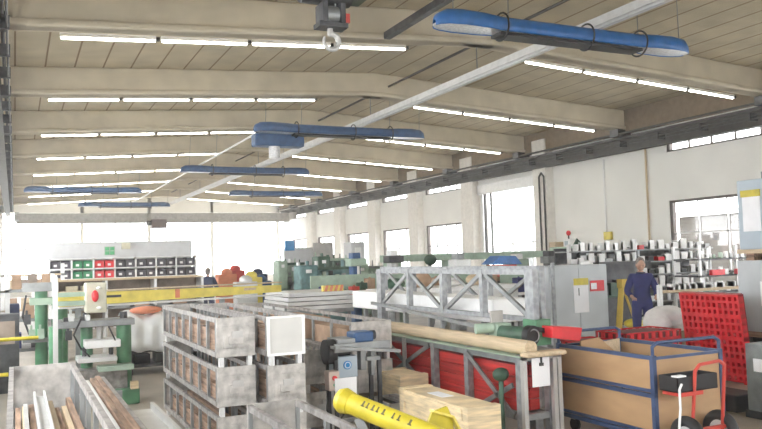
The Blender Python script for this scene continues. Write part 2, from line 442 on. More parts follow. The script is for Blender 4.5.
def planks(x, y, z, L, W, n, h, labs, grp, mt=wood, step=0):
    for i in range(n):
        xx = x + W*i/n
        hh = h*random.uniform(.55, 1)
        o = B(xx+.004, xx+W/n-.006, y+random.uniform(0,.2), y+L-random.uniform(0,.3), z, z+hh).build('timber_batten', mt)
        tag(o, labs, 'timber', grp)
pitch = .46
lvl = ['bottom', 'middle', 'top']
used = set()
def place(proto, x, y, z, lab):
    if proto.name not in used: used.add(proto.name); o = proto; o.location = (x,y,z)
    else: o = dup(proto, (x,y,z))
    o['label'] = lab; o['group'] = 'long steel stillages in stacks'
for k in range(3):
    place(st, 1.70, 7.2, pitch*k, 'long steel stillage, %s of the left hand stack of three' % lvl[k])
    place(stb if k == 2 else st, 2.13, 7.0, pitch*k, 'long steel stillage, %s of the second stack%s' % (lvl[k], ', with a bright plain end panel' if k == 2 else ' right of the left hand stack'))
    planks(1.74, 7.3, pitch*k+.12, 2.7, .3, 4, .24, 'brown timber batten lying in the %s stillage of the left hand stack' % lvl[k], 'battens in the %s left stillage' % lvl[k])
    planks(2.17, 7.1, pitch*k+.12, 2.7, .3, 4, .22, 'brown timber batten lying in the %s stillage of the second stack' % lvl[k], 'battens in the %s second stillage' % lvl[k])
for k in range(2):
    place(st, 2.82, 7.95, pitch*k, 'long steel stillage, %s of the low third stack of two' % ('lower', 'upper')[k])
planks(2.86, 8.05, pitch+.12, 2.7, .3, 3, .2, 'brown timber batten lying in the upper stillage of the low third stack', 'battens in the third stack')
ste = stillage_proto(5.4, .53, .38, 9, galvp)
for k in range(2):
    place(ste, 3.63, 8.5, .2+.47*k, 'wide long stillage, %s of the stack behind the saw' % ('lower', 'upper')[k])
    for j in range(3):
        planks(3.68, 8.6+1.7*j, .2+.47*k+.12, 1.6, .42, 1, .3, 'brown box filling the %s wide stillage behind the saw' % ('lower','upper')[k], 'boxes in the %s wide stillage' % ('lower','upper')[k], cardb)
B(3.6,4.2,8.6,13.8,.0,.2).build('timber_skid', wood); tag(bpy.data.objects['timber_skid'], 'timber skid under the wide stillages behind the saw', 'skid')
# near middle stillage M (in front of stack B) and near left stillage L
stm = stillage_proto(2.9, .37, .37, 6, galvp)
stm['label'] = 'near stillage in the bottom centre, open top with a plain far end'; stm['group'] = 'long steel stillages in stacks'
stm.location = (1.44, 2.35, .46)
o = dup(stm, (1.44, 2.35, 0), 'stillage under the near one in the bottom centre')
L0 = stillage_proto(3.0, .46, .37, 7, galvp)
L0.location = (-.04, 3.6, .69); L0['label'] = 'near left stillage holding white channels and timber strips'; L0['group'] = 'long steel stillages in stacks'
dup(L0, (-.04, 3.6, .23), 'stillage directly under the near left one holding white channels')
B(-.05,.45,3.7,6.5,0,.23).build('timber_skid', wood); tag(bpy.data.objects['timber_skid.001'], 'timber skid under the near left stillages', 'skid')
for i in range(9):
    x = .0 + .042*i
    if i in (3, 4): continue
    tag(B(x,x+.033,3.7,6.2-.08*(i % 4),.80,.9+.02*(i % 3)).build('timber_strip', (wood, beige)[i % 2]), 'narrow timber strip lying in the near left stillage', 'timber', 'strips in the near left stillage')
tag(B(.12,.2,3.7,6.25,.93,.96).box(.12,.135,3.7,6.25,.96,1.0).box(.185,.2,3.7,6.25,.96,1.0).build('metal_channel', whitemetal, bevel=.003), 'wide white metal channel in the near left stillage', 'channel')
tag(B(.05,.075,3.7,5.9,.93,.97).build('metal_channel', whitemetal), 'thin white metal strip left of the wide channel in the near left stillage', 'channel')

# aluminium profiles on trestles right of the near left stillage
for i, (x, mt, zz) in enumerate(((.60, whitemetal, .0), (.66, wood, .01), (.71, wood, .02), (.76, cagem, .0))):
    tag(B(x,x+.045,5.0,8.05+.05*i,.74+zz,.8+zz).build('profile_bar', mt, bevel=.004), ['bright metal bar, leftmost on the trestles', 'reddish brown bar beside the bright bar on the trestles', 'second brown bar on the trestles', 'grey bar, rightmost on the trestles'][i], 'bar', 'bars on the trestles')
for k, y in enumerate((5.4, 7.6)):
    t = thing('trestle', ('near steel trestle under the long bars', 'far steel trestle under the long bars')[k], 'trestle', (.7,y,0), 'trestles')
    B(.52,.9,y-.03,y+.03,.68,.74).build('top_beam', steel, t)
    for x in (.56,.86):
        for s in (-1,1): MB().bar((x,y,.7),(x,y+.18*s,0),.03).build('leg', steel, t)
t = thing('steel_tray', 'shallow grey steel tray on legs left of the stacked stillages', 'tray', (1.0,6.6,0))
B(.86,1.16,5.6,7.5,.54,.56).build('tray_floor', brightp, t)
B(1.14,1.17,5.6,7.5,.56,.62).box(.85,.87,5.6,7.5,.56,.62).build('rim', brightp, t)
for x in (.88,1.12):
    for y in (5.8,7.3): B(x,x+.04,y,y+.04,0,.54).build('leg', steel, t)

# ------------------------------------------------------------------ green press
t = thing('hydraulic_press', 'green column press with grey crosshead and red stop button box', 'press', (1.0,11.3,0))
for x, w in ((1.37,.1),(.9,.08)):
    y = 11.3 if x > 1 else 11.5
    MB().tube((x,y,.15),(x,y,1.1),w,20).build('column', green, t)
    MB().tube((x,y,1.16),(x,y,1.26),.05,12).build('column_nut', darks, t)
B(.5,1.5,11.15,11.55,1.08,1.17).build('crosshead', steel, t, .01)
B(1.2,1.55,11.1,11.5,.0,.22).build('foot_block', green, t, .02); B(.35,.7,11.1,11.6,0,.22).build('foot_block', green, t, .02)
MB().tube((.5,11.4,.2),(.5,11.4,1.1),.09,20).build('column', green, t)
B(.86,1.13,11.1,11.4,1.27,1.68).build('control_box', mat('press_beige', (.55,.53,.42)), t, .02)
MB().ball((.98,11.08,1.5),(.045,.04,.08)).build('stop_button', red, t)
for z in (1.34,1.61): MB().ball((1.03,11.08,z),(.035,.03,.02)).build('indicator_lamp', white, t)
B(.5,.86,11.15,11.35,1.38,1.44).box(.5,.86,11.2,11.3,1.5,1.56).build('side_pipe', lgreen, t)
B(.85,1.3,11.05,11.55,.80,.9).build('press_table', white, t, .01)
B(.75,1.25,11.0,11.5,.62,.68).build('lower_table', whitemetal, t, .01)
MB().tube((1.05,11.3,.9),(1.05,11.3,1.08),.04).build('ram', brightp, t)
for x in (.85,1.2): MB().tube((x,11.3,.68),(x,11.3,.8),.03).build('spindle', darks, t)
MB().path([(.8,11.1,1.2),(.7,11.0,1.0),(.8,11.05,.8),(.9,11.0,.7)],.012).build('hose', blackm, t); MB().path([(1.15,11.1,1.08),(1.2,11.0,.95),(1.25,11.1,.85)],.01).build('hose', blackm, t)
B(1.0,1.45,10.9,11.2,.5,.56).build('tool_rest', lgreen, t)
B(.6,1.4,11.2,11.5,.2,.5).build('press_body', cagem, t)
for i in range(6):
    tag(B(.52+.07*i,.575+.07*i,11.2,11.3+.02*i,1.17,1.2+.02*(i % 3)).build('machine_fitting', (steel,darks,whitemetal)[i % 3]), 'small metal fitting lying on the press crosshead', 'fitting', 'fittings on the crosshead')
tag(B(1.42,1.52,11.0,11.1,.22,.32).build('wooden_block', pine), 'small yellow wooden block on the press foot', 'block')

# second green machine further left
t = thing('drilling_machine', 'green column machine with grey table at the left edge', 'machine', (.3,12.8,0))
MB().tube((.36,12.8,.1),(.36,12.8,1.55),.09,18).build('column', green, t)
MB().tube((.62,12.9,.1),(.62,12.9,1.35),.12,18).build('column', green, t)
B(.05,.8,12.6,13.1,0,.12).build('base', green, t)
B(.2,.8,12.6,13.0,1.35,1.45).build('head', lgreen, t); B(.1,.5,12.6,12.9,1.55,1.68).build('head', steel, t)
B(.1,.6,12.55,13.0,.8,.86).build('table', steel, t)
MB().path([(.15,12.6,1.5),(.1,12.5,1.2),(.2,12.5,.9)],.015).build('hose', blackm, t)
tag(MB().tube((-.25,12,.92),(.3,12,.92),.025).build('barrier_pipe', yellow), 'upper yellow barrier pipe at the left edge', 'pipe')
tag(MB().tube((-.25,8.6,.85),(-.06,8.6,.85),.02).build('barrier_pipe', yellow), 'lower yellow barrier pipe at the left edge', 'pipe')
t = thing('control_cupboard', 'dark cupboard with a pale door behind the yellow barrier pipe', 'cupboard', (0,13.3,0))
B(-.25,.06,13.2,13.6,0,1.2).build('cupboard_body', darks, t, .01); B(-.22,.0,13.185,13.2,.75,1.1).build('door_panel', shelfb, t)
for i, (x, z) in enumerate(((.12,1.22),(.3,1.0),(.45,1.28),(.55,1.05),(.18,1.0),(.72,1.2),(.68,.95))):
    tag(B(x,x+.09,12.45,12.55,z-.14,z).box(x+.02,x+.05,12.44,12.6,z,z+.06).build('valve_block', (darks,lgreen,whitemetal)[i % 3]), ['black','pale green','silver'][i % 3]+' valve block on the green column machine, %s counted from the left edge' % ORD[[0,2,3,4,1,6,5][i]], 'valve')
# upright rack left
t = thing('storage_rack', 'grey rack with pale uprights behind the green machines', 'rack', (0,14.5,0))
for x in (-.15, .55): B(x,x+.07,14.4,14.47,0,1.8).build('upright', whitemetal, t); B(x,x+.07,15.3,15.37,0,1.8).build('upright', whitemetal, t)
for z in (.5,1.0,1.5): B(-.15,.62,14.4,15.37,z,z+.05).build('shelf', steel, t)
for i, (x, z, c) in enumerate(((-.08,1.05,navy),(.15,1.05,cardb),(.33,1.05,darks),(-.05,.55,overall),(.25,.55,darks),(-.05,1.55,cardb),(.2,1.55,shelfb),(.42,1.55,cardb))):
    tag(B(x,x+.15,14.5,14.9,z,z+.25).build('storage_box', c), ['dark box','brown box','black box','blue box','black box','brown box','dark brown box','tan box'][i]+' on the %s shelf of the grey rack at the far left, %s' % (('lower','middle','top')[int(z*2)-1], ('left side','centre','right side')[0 if x<0 else (1 if x<.26 else 2)]), 'box')
tag(B(.45,.51,11.0,11.06,0,1.78).build('steel_post', whitemetal), 'tall pale steel post standing left of the press', 'post')

# ------------------------------------------------------------------ yellow jib beam
t = thing('lifting_beam', 'long yellow lifting beam lying across behind the stacked stillages', 'beam', (2.4,12.6,1.3))
P0, P1 = Vector((.55,12.3,1.42)), Vector((4.35,13.5,1.40))
d_ = (P1-P0); n_ = Vector((-d_.y, d_.x, 0)).normalized()
def beamhex(h0, h1, w, z0=0, a=0., b=1., out=0.):
    m = MB(); vs = []
    for q, h in ((a, h0), (b, h1)):
        c = P0+d_*q
        for i, j in ((-1,-1),(1,-1),(1,1),(-1,1)): vs.append(c + n_*(i*w/2+out) + Vector((0,0,z0+j*h/2)))
    return m.add(vs, [(0,1,2,3),(7,6,5,4),(0,4,5,1),(1,5,6,2),(2,6,7,3),(3,7,4,0)])
beamhex(.2,.12,.14).build('beam_body', yellowp, t)
beamhex(.02,.02,.2,.11).build('top_flange', beige, t); beamhex(.025,.025,.2,-.115).build('bottom_flange', whitemetal, t)
m = MB(); c = P0+d_*.50; q = n_*-.075
beamhex(.035,.035,.012,.02,.12,.24,-.075).build('lettering', darks, t)
beamhex(.14,.14,.012,.01,.47,.49,-.075).build('warning_triangle', orange, t)
beamhex(.05,.04,.012,.02,.80,.86,-.075).build('stencil_mark', beige, t)
for q_ in (.08,.7):
    c = P0+d_*q_; B(c.x-.04,c.x+.04,c.y-.04,c.y+.04,0,1.3).build('stand', steel, t)

# tarp over rack
t = thing('covered_rack', 'dark rack covered by a pale grey tarpaulin left of the stillages', 'rack', (2.4,14.3,0))
for z in (.12,.38): B(1.75,3.4,14.0,14.8,z,z+.05).build('shelf', darks, t)
for x in (1.78,2.55,3.3): B(x,x+.06,14.0,14.8,0,.62).build('upright', darks, t)
m = MB(); nx, ny = 26, 8; vs = []
for i in range(nx+1):
    for j in range(ny+1):
        x = 1.7+1.8*i/nx; s = j/ny
        if s < .5: yy = 13.92+.03*math.sin(i*1.7); zz = .42+1.1*s + .02*math.sin(i*1.3)
        else: yy = 13.95+(s-.5)*1.8; zz = .97+.1*math.sin((s-.5)*6)+.05*math.sin(i*.9)
        vs.append(Vector((x, yy, zz-.1*(i/nx))))
m.add(vs, [(i*(ny+1)+j, (i+1)*(ny+1)+j, (i+1)*(ny+1)+j+1, i*(ny+1)+j+1) for i in range(nx) for j in range(ny)], True)
o = m.build('tarpaulin', tarp); so = o.modifiers.new('s','SOLIDIFY'); so.thickness = .01
tag(o, 'pale grey tarpaulin draped over the dark rack behind the press', 'tarpaulin')
tag(MB().ball((2.1,14.2,1.1),(.28,.2,.07)).build('orange_cloth', orange), 'orange cloth lying on the pale tarpaulin', 'cloth')
for k in range(4):
    tag(B(1.9+.35*k,2.15+.35*k,14.1,14.5,.17,.33).build('dark_crate', blackm), 'black crate on the lower shelf of the tarpaulin covered rack', 'crate', 'crates under the tarpaulin')

# ------------------------------------------------------------------ bin wall far left
Yb = 25.
t = thing('bin_shelf', 'white shelf frame holding two rows of small coloured bins', 'shelf', (3.1,Yb,0))
for k in range(8):
    x = .93+.62*k; B(x-.02,x+.02,Yb-.05,Yb+.4,0,2.17).build('upright', white, t)
for z in (1.53,1.84,2.15): B(.9,5.3,Yb-.05,Yb+.4,z-.02,z+.015).build('shelf', white, t)
B(.9,5.3,Yb+.4,Yb+.45,0,1.53).build('back_board', shelfb, t)
B(.9,5.3,Yb+.0,Yb+.4,1.14,1.18).build('shelf', beige, t)
bp = thing('storage_bin', 'x', 'bin', (0,0,0))
bm_ = {}
def bin_proto(mt):
    b = thing('storage_bin', 'x', 'bin', (0,0,0), 'small bins in two rows')
    MB().box(0,.26,0,.36,0,.02).box(0,.015,0,.36,0,.24).box(.245,.26,0,.36,0,.24).box(0,.26,.345,.36,0,.24).box(0,.26,0,.015,0,.20).build('bin_body', mt, b)
    B(.08,.17,-.01,0,.06,.13).build('bin_label', bins_label, b)
    return b
for o in list(bp.children): bpy.data.objects.remove(o)
bpy.data.objects.remove(bp)
cols = [('black', binblack), ('green', bingreen), ('red', red), ('black', binblack), ('black', binblack), ('black', binblack), ('black', binblack)]
pr = {}
for c in range(7):
    for q in range(2):
        for z in range(2):
            cn, cm = cols[c]
            lab = '%s bin, %s row, %s of its pair, %s cell from left on the white shelf' % (cn, ('lower','upper')[z], ('left','right')[q], ORD[c])
            loc = (.97+.62*c+.29*q, Yb, 1.545+.31*z)
            if cn not in pr: pr[cn] = bin_proto(cm); o = pr[cn]; o.location = loc
            else: o = dup(pr[cn], loc)
            o['label'] = lab
t = thing('partition_wall', 'light grey partition panel above the coloured bins', 'partition', (3.1,Yb+.6,0))
B(.95,5.25,Yb+.5,Yb+.56,1.5,2.66).build('panel', paneln, t)
for x in (1.,3.,5.2): B(x,x+.05,Yb+.56,Yb+.62,0,2.66).build('post', whitemetal, t)
o = thing('exit_sign', 'small green pictogram sign on the grey partition', 'sign', (2.65,Yb+.48,2.35))
B(2.56,2.68,Yb+.46,Yb+.5,2.26,2.36).box(2.71,2.83,Yb+.46,Yb+.5,2.26,2.36).box(2.56,2.68,Yb+.46,Yb+.5,2.39,2.49).box(2.71,2.83,Yb+.46,Yb+.5,2.39,2.49).build('pictogram', signgreen, o)
B(2.54,2.85,Yb+.485,Yb+.5,2.24,2.51).build('sign_plate', lgreen, o)
tag(B(3.05,3.3,Yb+.35,Yb+.5,2.42,2.62).build('wall_box', mat('cream', (.7,.66,.5))), 'small cream box on the top of the grey partition', 'box')
for i in range(5):
    tag(B(1.2+.8*i,1.75+.8*i,Yb+.03,Yb+.35,1.18,1.28+.04*(i % 3)).build('cardboard_box', (cardb, shelfb, beige)[i % 3]), '%s brown carton from the left on the shelf under the coloured bins' % ORD[i], 'carton')
# cluttered cupboards/pallet frames left far
t = thing('pallet_rack', 'white far rack at the left edge with brown cartons', 'rack', (.2,20,0))
for x in (-.3,.35,1.0): B(x,x+.08,20,20.08,0,2.0).build('upright', white, t)
for z in (.9,1.35,1.72): B(-.3,1.08,20,20.6,z,z+.04).build('shelf', beige, t)
for i in range(8):
    tag(B(-.2+.33*(i % 4),.05+.33*(i % 4),20.05,20.4,(.94,1.39)[i//4],(1.2,1.64)[i//4]).build('carton', (cardb,beige,shelfb)[i % 3]), '%s carton from the left on the %s shelf of the white far rack' % (ORD[i % 4], ('lower','upper')[i//4]), 'carton')
t = thing('work_shelf', 'long grey brown shelf with beige top behind the yellow lifting beam', 'shelf', (1.6,17,0))
B(.75,3.75,17,17.6,1.60,1.64).build('top_board', beige, t); B(.75,3.75,17.55,17.6,.6,1.6).build('back_board', shelfb, t)
for x in (.75,1.7,2.7,3.7): B(x,x+.05,17,17.6,0,1.6).build('upright', whitemetal, t)
B(.75,3.75,17,17.6,1.0,1.04).build('shelf', steel, t)
for i, x in enumerate((.95,1.25)): tag(B(x,x+.22,17.05,17.4,1.04,1.5).build('tall_box', mat('cream2', (.55,.48,.33))), ('left','right')[i]+' tall tan box on the long shelf behind the press', 'box')
for i in range(4): tag(B(1.9+.4*i,2.2+.4*i,17.05,17.4,1.04,1.3).build('carton', (steel,cardb)[i % 2]), '%s carton from the left on the long shelf behind the yellow beam' % ORD[i], 'carton')

# ------------------------------------------------------------------ people
def skinmesh(name, verts, edges, radii, mt, parent, sub=2, root=0):
    me = bpy.data.meshes.new(name); off = parent_origin(parent)
    bm = bmesh.new(); lay = bm.verts.layers.skin.verify(); vs = []
    for i, (v, r) in enumerate(zip(verts, radii)):
        x = bm.verts.new(Vector(v)); x[lay].radius = (r, r) if not isinstance(r, tuple) else r; x[lay].use_root = (i == root); vs.append(x)
    for a, b in edges: bm.edges.new((vs[a], vs[b]))
    bm.to_mesh(me); bm.free()
    me.materials.append(mt)
    o = bpy.data.objects.new(name, me); COL.objects.link(o); o.parent = parent
    s = o.modifiers.new('skin', 'SKIN'); s.use_smooth_shade = True
    u = o.modifiers.new('sub', 'SUBSURF'); u.levels = sub; u.render_levels = sub
    return o
def person(lab, loc, rz, top, pants, arm_fwd=True):
    """Built facing -Y at origin, 1.74 m tall."""
    t = thing('person', lab, 'person', (0,0,0))
    J = dict(pelvis=(0,0,.95), waist=(0,.0,1.08), chest=(0,0,1.3), neck=(0,0,1.47), headb=(0,-.01,1.54),
             shl=(-.17,0,1.4), ell=(-.27,-.04,1.14), wrl=(-.2,-.26,1.04), shr=(.17,0,1.4), elr=(.27,-.04,1.14), wrr=(.2,-.26,1.04),
             hl=(-.1,0,.9), kl=(-.11,-.02,.5), al=(-.12,.02,.1), tl=(-.13,-.14,.04), hr=(.1,0,.9), kr=(.11,-.02,.5), ar=(.12,.02,.1), tr=(.13,-.14,.04))
    names = list(J); idx = {n: i for i, n in enumerate(names)}
    E = [('pelvis','waist'),('waist','chest'),('chest','neck'),('neck','headb'),('chest','shl'),('shl','ell'),('ell','wrl'),('chest','shr'),('shr','elr'),('elr','wrr'),
         ('pelvis','hl'),('hl','kl'),('kl','al'),('al','tl'),('pelvis','hr'),('hr','kr'),('kr','ar'),('ar','tr')]
    rad = dict(pelvis=(.15,.11),waist=(.135,.1),chest=(.16,.11),neck=.06,headb=.055,shl=.065,ell=.045,wrl=.028,shr=.065,elr=.045,wrr=.028,hl=.09,kl=.062,al=.04,tl=.035,hr=.09,kr=.062,ar=.04,tr=.035)
    V = [J[n] for n in names]; ED = [(idx[a], idx[b]) for a, b in E]; Rr = [rad[n] for n in names]
    # hands: palm + five fingers as continuing branches
    for s, w in ((-1,'wrl'),(1,'wrr')):
        p = Vector(J[w]); pi = len(V); V.append(tuple(p+Vector((0,-.06,-.01)))); Rr.append(.03); ED.append((idx[w], pi))
        for k in range(4):
            a = p+Vector(((k-1.5)*.021,-.10,-.015)); b = a+Vector(((k-1.5)*.003,-.035-.006*(1.5-abs(k-1.5)),-.01)); c = b+Vector((0,-.012,-.025))
            i0 = len(V); V += [tuple(a),tuple(b),tuple(c)]; Rr += [.0095,.0085,.0075]; ED += [(pi,i0),(i0,i0+1),(i0+1,i0+2)]
        a = p+Vector((-s*.035,-.06,-.01)); b = a+Vector((-s*.012,-.035,-.005)); i0 = len(V); V += [tuple(a),tuple(b)]; Rr += [.011,.009]; ED += [(pi,i0),(i0,i0+1)]
    skinmesh('body', V, ED, Rr, skin, t, 1)
    m = MB(); Mh = Matrix.Rotation(R(18), 3, 'X')
    H0 = Vector((0,-.03,1.63))
    m.ball(H0,(.075,.095,.115),18,12,Mh); m.ball(H0+Mh@Vector((0,-.035,-.06)),(.05,.055,.05),12,8,Mh)
    m.ball(H0+Mh@Vector((0,-.10,-.02)),(.013,.02,.022),8,6,Mh)
    for s in (-1,1): m.ball(H0+Mh@Vector((s*.078,.0,-.01)),(.01,.018,.03),8,6,Mh)
    m.build('head', skin, t)
    m = MB()
    for s in (-1,1): m.ball(H0+Mh@Vector((s*.03,-.086,.005)),(.012,.008,.006),8,6,Mh)
    m.build('eyes', darks, t)
    MB().ball(H0+Mh@Vector((0,-.083,-.062)),(.024,.008,.005),10,6,Mh).build('mouth', mat('lips', (.35,.14,.11), .6), t)
    m = MB(); m.ball(H0+Mh@Vector((0,.026,.034)),(.085,.095,.10),18,12,Mh); m.ball(H0+Mh@Vector((-.0,.06,-.02)),(.08,.06,.08),14,10,Mh); m.build('hair', hairm, t)
    MB().ring((0,-.01,1.475),.066,.02,'Z',20,8).build('collar', navy, t)
    n2 = ['pelvis','waist','chest','neck','shl','ell','wrl','shr','elr','wrr','hl','kl','al','hr','kr','ar']
    i2 = {n: i for i, n in enumerate(n2)}
    E2 = [(i2[a], i2[b]) for a, b in E if a in i2 and b in i2]
    r2 = []
    for n in n2:
        r = rad[n]; r2.append(tuple(q+.018 for q in r) if isinstance(r, tuple) else (.062 if n == 'neck' else r+.02))
    V2 = [J[n] for n in n2]
    for w in ('wrl','wrr'): V2[i2[w]] = tuple(Vector(J[w])*.8+Vector(J['ell' if w == 'wrl' else 'elr'])*.2)
    V2[i2['neck']] = (0,0,1.47)
    skinmesh('overalls', V2, E2, r2, top, t, 2)
    m = MB()
    for s in (-1,1): m.ball((s*.125,-.05,.045),(.055,.14,.055),12,8); m.box(s*.125-.05,s*.125+.05,-.17,.08,0,.02)
    m.build('shoes', blackm, t)
    t.location = loc; t.rotation_euler.z = rz
    return t
person('man with grey hair in blue overalls standing at a bench, looking down', (10.43,10.78,0), R(-34), overall, overall)
person('far person in a dark navy jacket beyond the yellow lifting beam', (5.2,23.,0), R(160), navy, navy)

# ------------------------------------------------------------------ saw bench
t = thing('cutting_saw', 'grey and blue bench saw with a round blade guard before the stillages', 'saw', (3.2,7.6,0))
B(3.02,3.26,7.5,7.8,.66,.88).build('switch_panel', cabb, t, .008)
MB().tube((3.14,7.495,.79),(3.14,7.485,.79),.045,24).build('blue_sign', signblue, t)
MB().ring((3.14,7.484,.79),.03,.004,'Y',20,6).build('sign_ring', white, t)
B(2.98,3.62,7.45,7.75,.93,.96).box(2.98,3.62,7.43,7.46,.95,1.02).build('saw_table', steel, t)
MB().bar((2.95,7.42,.99),(3.70,7.42,.905),.14,.03).build('feed_plate', steel, t)
MB().tube((2.93,7.6,.93),(3.03,7.6,.93),.13,24).build('blade_guard', blackm, t)
MB().tube((3.03,7.6,.93),(3.2,7.6,.93),.06,16).build('spindle_motor', darks, t)
B(3.24,3.46,7.5,7.75,1.01,1.12).build('motor', bluedk, t, .02); MB().tube((3.46,7.62,1.07),(3.52,7.62,1.07),.05).build('motor_fan_cap', darks, t)
B(3.04,3.24,7.5,7.8,1.0,1.06).build('fence', steel, t)
B(3.3,3.36,7.5,7.6,.72,.93).box(3.42,3.46,7.5,7.6,.66,.93).box(3.35,3.5,7.45,7.5,.82,.86).build('clamp_arm', steel, t)
B(2.9,3.02,7.42,7.55,.55,.75).build('control_box', mat('control_beige', (.62,.50,.43)), t, .01)
MB().tube((2.96,7.42,.68),(2.96,7.40,.68),.025,14).build('stop_button', red, t)
MB().tube((2.96,7.42,.61),(2.96,7.41,.61),.014,10).build('start_button', signgreen, t)
for x in (3.0,3.5):
    for y in (7.5,7.72): B(x,x+.04,y,y+.04,0,.94).build('leg', darks, t)
MB().path([(2.94,7.55,.55),(2.9,7.5,.35),(2.98,7.45,.2),(3.1,7.5,.3)],.01).build('cable', blackm, t)
B(3.0,3.54,7.5,7.76,.2,.24).build('lower_shelf', steel, t)
tag(B(2.95,3.19,7.38,7.39,.42,.68).build('instruction_sheet', paper), 'white sheet of paper hanging on the front of the saw', 'paper')
# white open box & red-brown parts right of paper
o = thing('parts_box', 'pale grey open box with dark parts to the right of the saw', 'box', (3.75,7.7,0))
MB().box(3.55,3.9,7.35,7.37,0,.36).box(3.55,3.9,7.88,7.9,0,.36).box(3.55,3.57,7.35,7.9,0,.36).box(3.88,3.9,7.35,7.9,0,.36).box(3.55,3.9,7.35,7.9,0,.03).build('box_body', brightp, o)
for i in range(3): tag(B(3.6+.09*i,3.66+.09*i,7.4,7.85,.03,.33+.02*i).build('steel_offcut', (wood,darks,cagem)[i]), ['brown','black','grey'][i]+' offcut standing in the pale open box', 'offcut')

# ------------------------------------------------------------------ yellow davit tube
t = thing('yellow_pipe_post', 'thick yellow tube lying diagonally in the bottom centre', 'tube', (1.8,4.0,1.0))
A = Vector((1.73,4.2,1.075)); Q = Vector((1.94,3.9,.975)); dq = (Q-A).normalized()
MB().tube(A, A+dq*.85, .062, 28).build('tube', yellow, t)
MB().tube(A-dq*.035, A, .058, 28, .076).tube(A, A+dq*.05, .076, 28, .066).build('end_cap', yellow, t)
MB().tube(A-dq*.05, A-dq*.035, .035, 16).build('cap_bolt', darks, t)
# small stencil marks along the tube
up = Vector((0,0,1)); sd = dq.cross(up).normalized(); vv = sd.cross(dq); vv = vv if vv.z > 0 else -vv
nrm = sd*.72 + vv*.69
m = MB(); tan = nrm.cross(dq).normalized()
xs = .14
for w in (.03,.022,.026,.02,.03,.0,.02,.026,.0,.034):
    if w:
        c = A+dq*(xs+w/2)+nrm*.0625
        m.bar(c-tan*.017, c+tan*.017, w*.35, .003, nrm)
        m.bar(c-tan*.015-dq*w*.3, c-tan*.015+dq*w*.4, .007, .003, nrm)
    xs += .034
m.build('lettering', mat('faded_black', (.12,.11,.05)), t)
t = thing('yellow_gusset', 'yellow folded steel bracket beside the thick yellow tube', 'bracket', (2.4,4.1,.85))
MB().prism([(2.08,.80),(2.34,.76),(2.31,.955),(2.28,1.02),(2.18,1.0)], 'Y', 3.95, 3.97).build('gusset_plate', yellow, t)
MB().bar((2.17,3.94,1.01),(2.30,3.94,.965),.05,.012,(0,0,1)).bar((2.30,3.94,.965),(2.38,3.94,.82),.05,.012).build('flange', yellowp, t)
MB().tube((2.24,3.95,.88),(2.24,3.935,.88),.02).build('bolt', darks, t)
t = thing('steel_stand', 'grey steel stand carrying the yellow tube', 'stand', (2.0,3.9,0))
B(1.9,2.45,3.55,4.1,.52,.60).build('stand_top', steel, t)
for x in (1.93,2.38):
    for y in (3.6,4.03): B(x,x+.05,y,y+.05,0,.52).build('leg', steel, t)
MB().bar(A+dq*.1+Vector((0,0,-.07)), (1.95,4.05,.6), .05).build('cradle', steel, t)
B(2.2,2.26,3.9,4.0,.6,.8).build('bracket_post', steel, t)

# ------------------------------------------------------------------ pine crates
def pine_crate(x0, x1, y0, y1, h, lab, mark=False):
    t = thing('wooden_crate', lab, 'crate', ((x0+x1)/2,(y0+y1)/2,0), 'pine crates before the red profile rack')
    B(x0+.02,x1-.02,y0+.03,y1-.03,.085,h-.03).build('crate_body', pine, t)
    for k, y in enumerate((y0, y1-.09)): B(x0,x1,y,y+.09,.08,h+.01).build('end_batten', pine, t, .004)
    for z in (.1, h-.12): B(x0-.005,x0+.02,y0+.1,y1-.1,z,z+.1).build('side_board', pine, t, .004)
    B(x0+.005,x1-.005,y0+.095,y1-.095,h-.025,h+.0).build('lid', pine, t)
    for y in (y0+.05,(y0+y1)/2,y1-.15): B(x0,x1,y,y+.1,0,.08).build('skid', pine, t)
    if mark:
        m = MB(); yy = y0+.32
        for k, w in enumerate((.02,.03,.03,.03)): m.box(x0-.004,x0+.022,yy,yy+w,h-.2,h-.15+.01*(k % 2)); yy += w+.02
        m.build('lettering', darks, t)
        B(x0+.1,x1-.12,(y0+y1)/2-.05,(y0+y1)/2+.25,h,h+.004).build('paper_slip', paper, t)
pine_crate(3.58,3.93,5.85,7.18,.55,'long pine crate in front of the red profiles, with stencil mark and paper slip', True)
pine_crate(3.98,4.35,7.95,8.6,.53,'smaller pine crate behind the long one, beside the saw')

# ------------------------------------------------------------------ red profile rack
t = thing('profile_rack', 'grey steel rack with crossed braces holding red profiles', 'rack', (4.75,8,0))
for y in (6.32,7.29,8.04,9.4):
    for x in (4.46,4.80):
        B(x,x+.07,y-.04,y+.04,0,.9).build('post', galv, t)
for z in (.26,.82):
    B(4.47,4.52,6.3,9.45,z,z+.06).build('rail', steel, t); B(4.81,4.86,6.3,9.45,z,z+.06).build('rail', steel, t)
for y in (6.32,7.29,8.04,9.4): B(4.47,4.86,y-.03,y+.03,.26,.32).build('cross_member', steel, t)
for p, q in (((4.45,8.1,.84),(4.45,9.35,.3)),((4.45,8.1,.3),(4.45,9.35,.84)),((4.45,7.25,.84),(4.45,6.4,.3)),((4.45,7.25,.2),(4.45,6.4,.6))):
    MB().bar(p, q, .02, .05).build('brace', steel, t)
B(4.43,4.46,8.7,8.76,.2,.9).build('brace', brightp, t)
for i in range(4):
    for j in range(2):
        o = B(4.54+.125*j,4.66+.125*j,6.42,9.38,.325+.115*i,.435+.115*i).build('red_profile', redsheet, bevel=.006)
        tag(o, 'long red profile in the grey rack, layer %s from the bottom, %s' % (ORD[i], ('front','back')[j]), 'profile', 'red profiles in the rack')
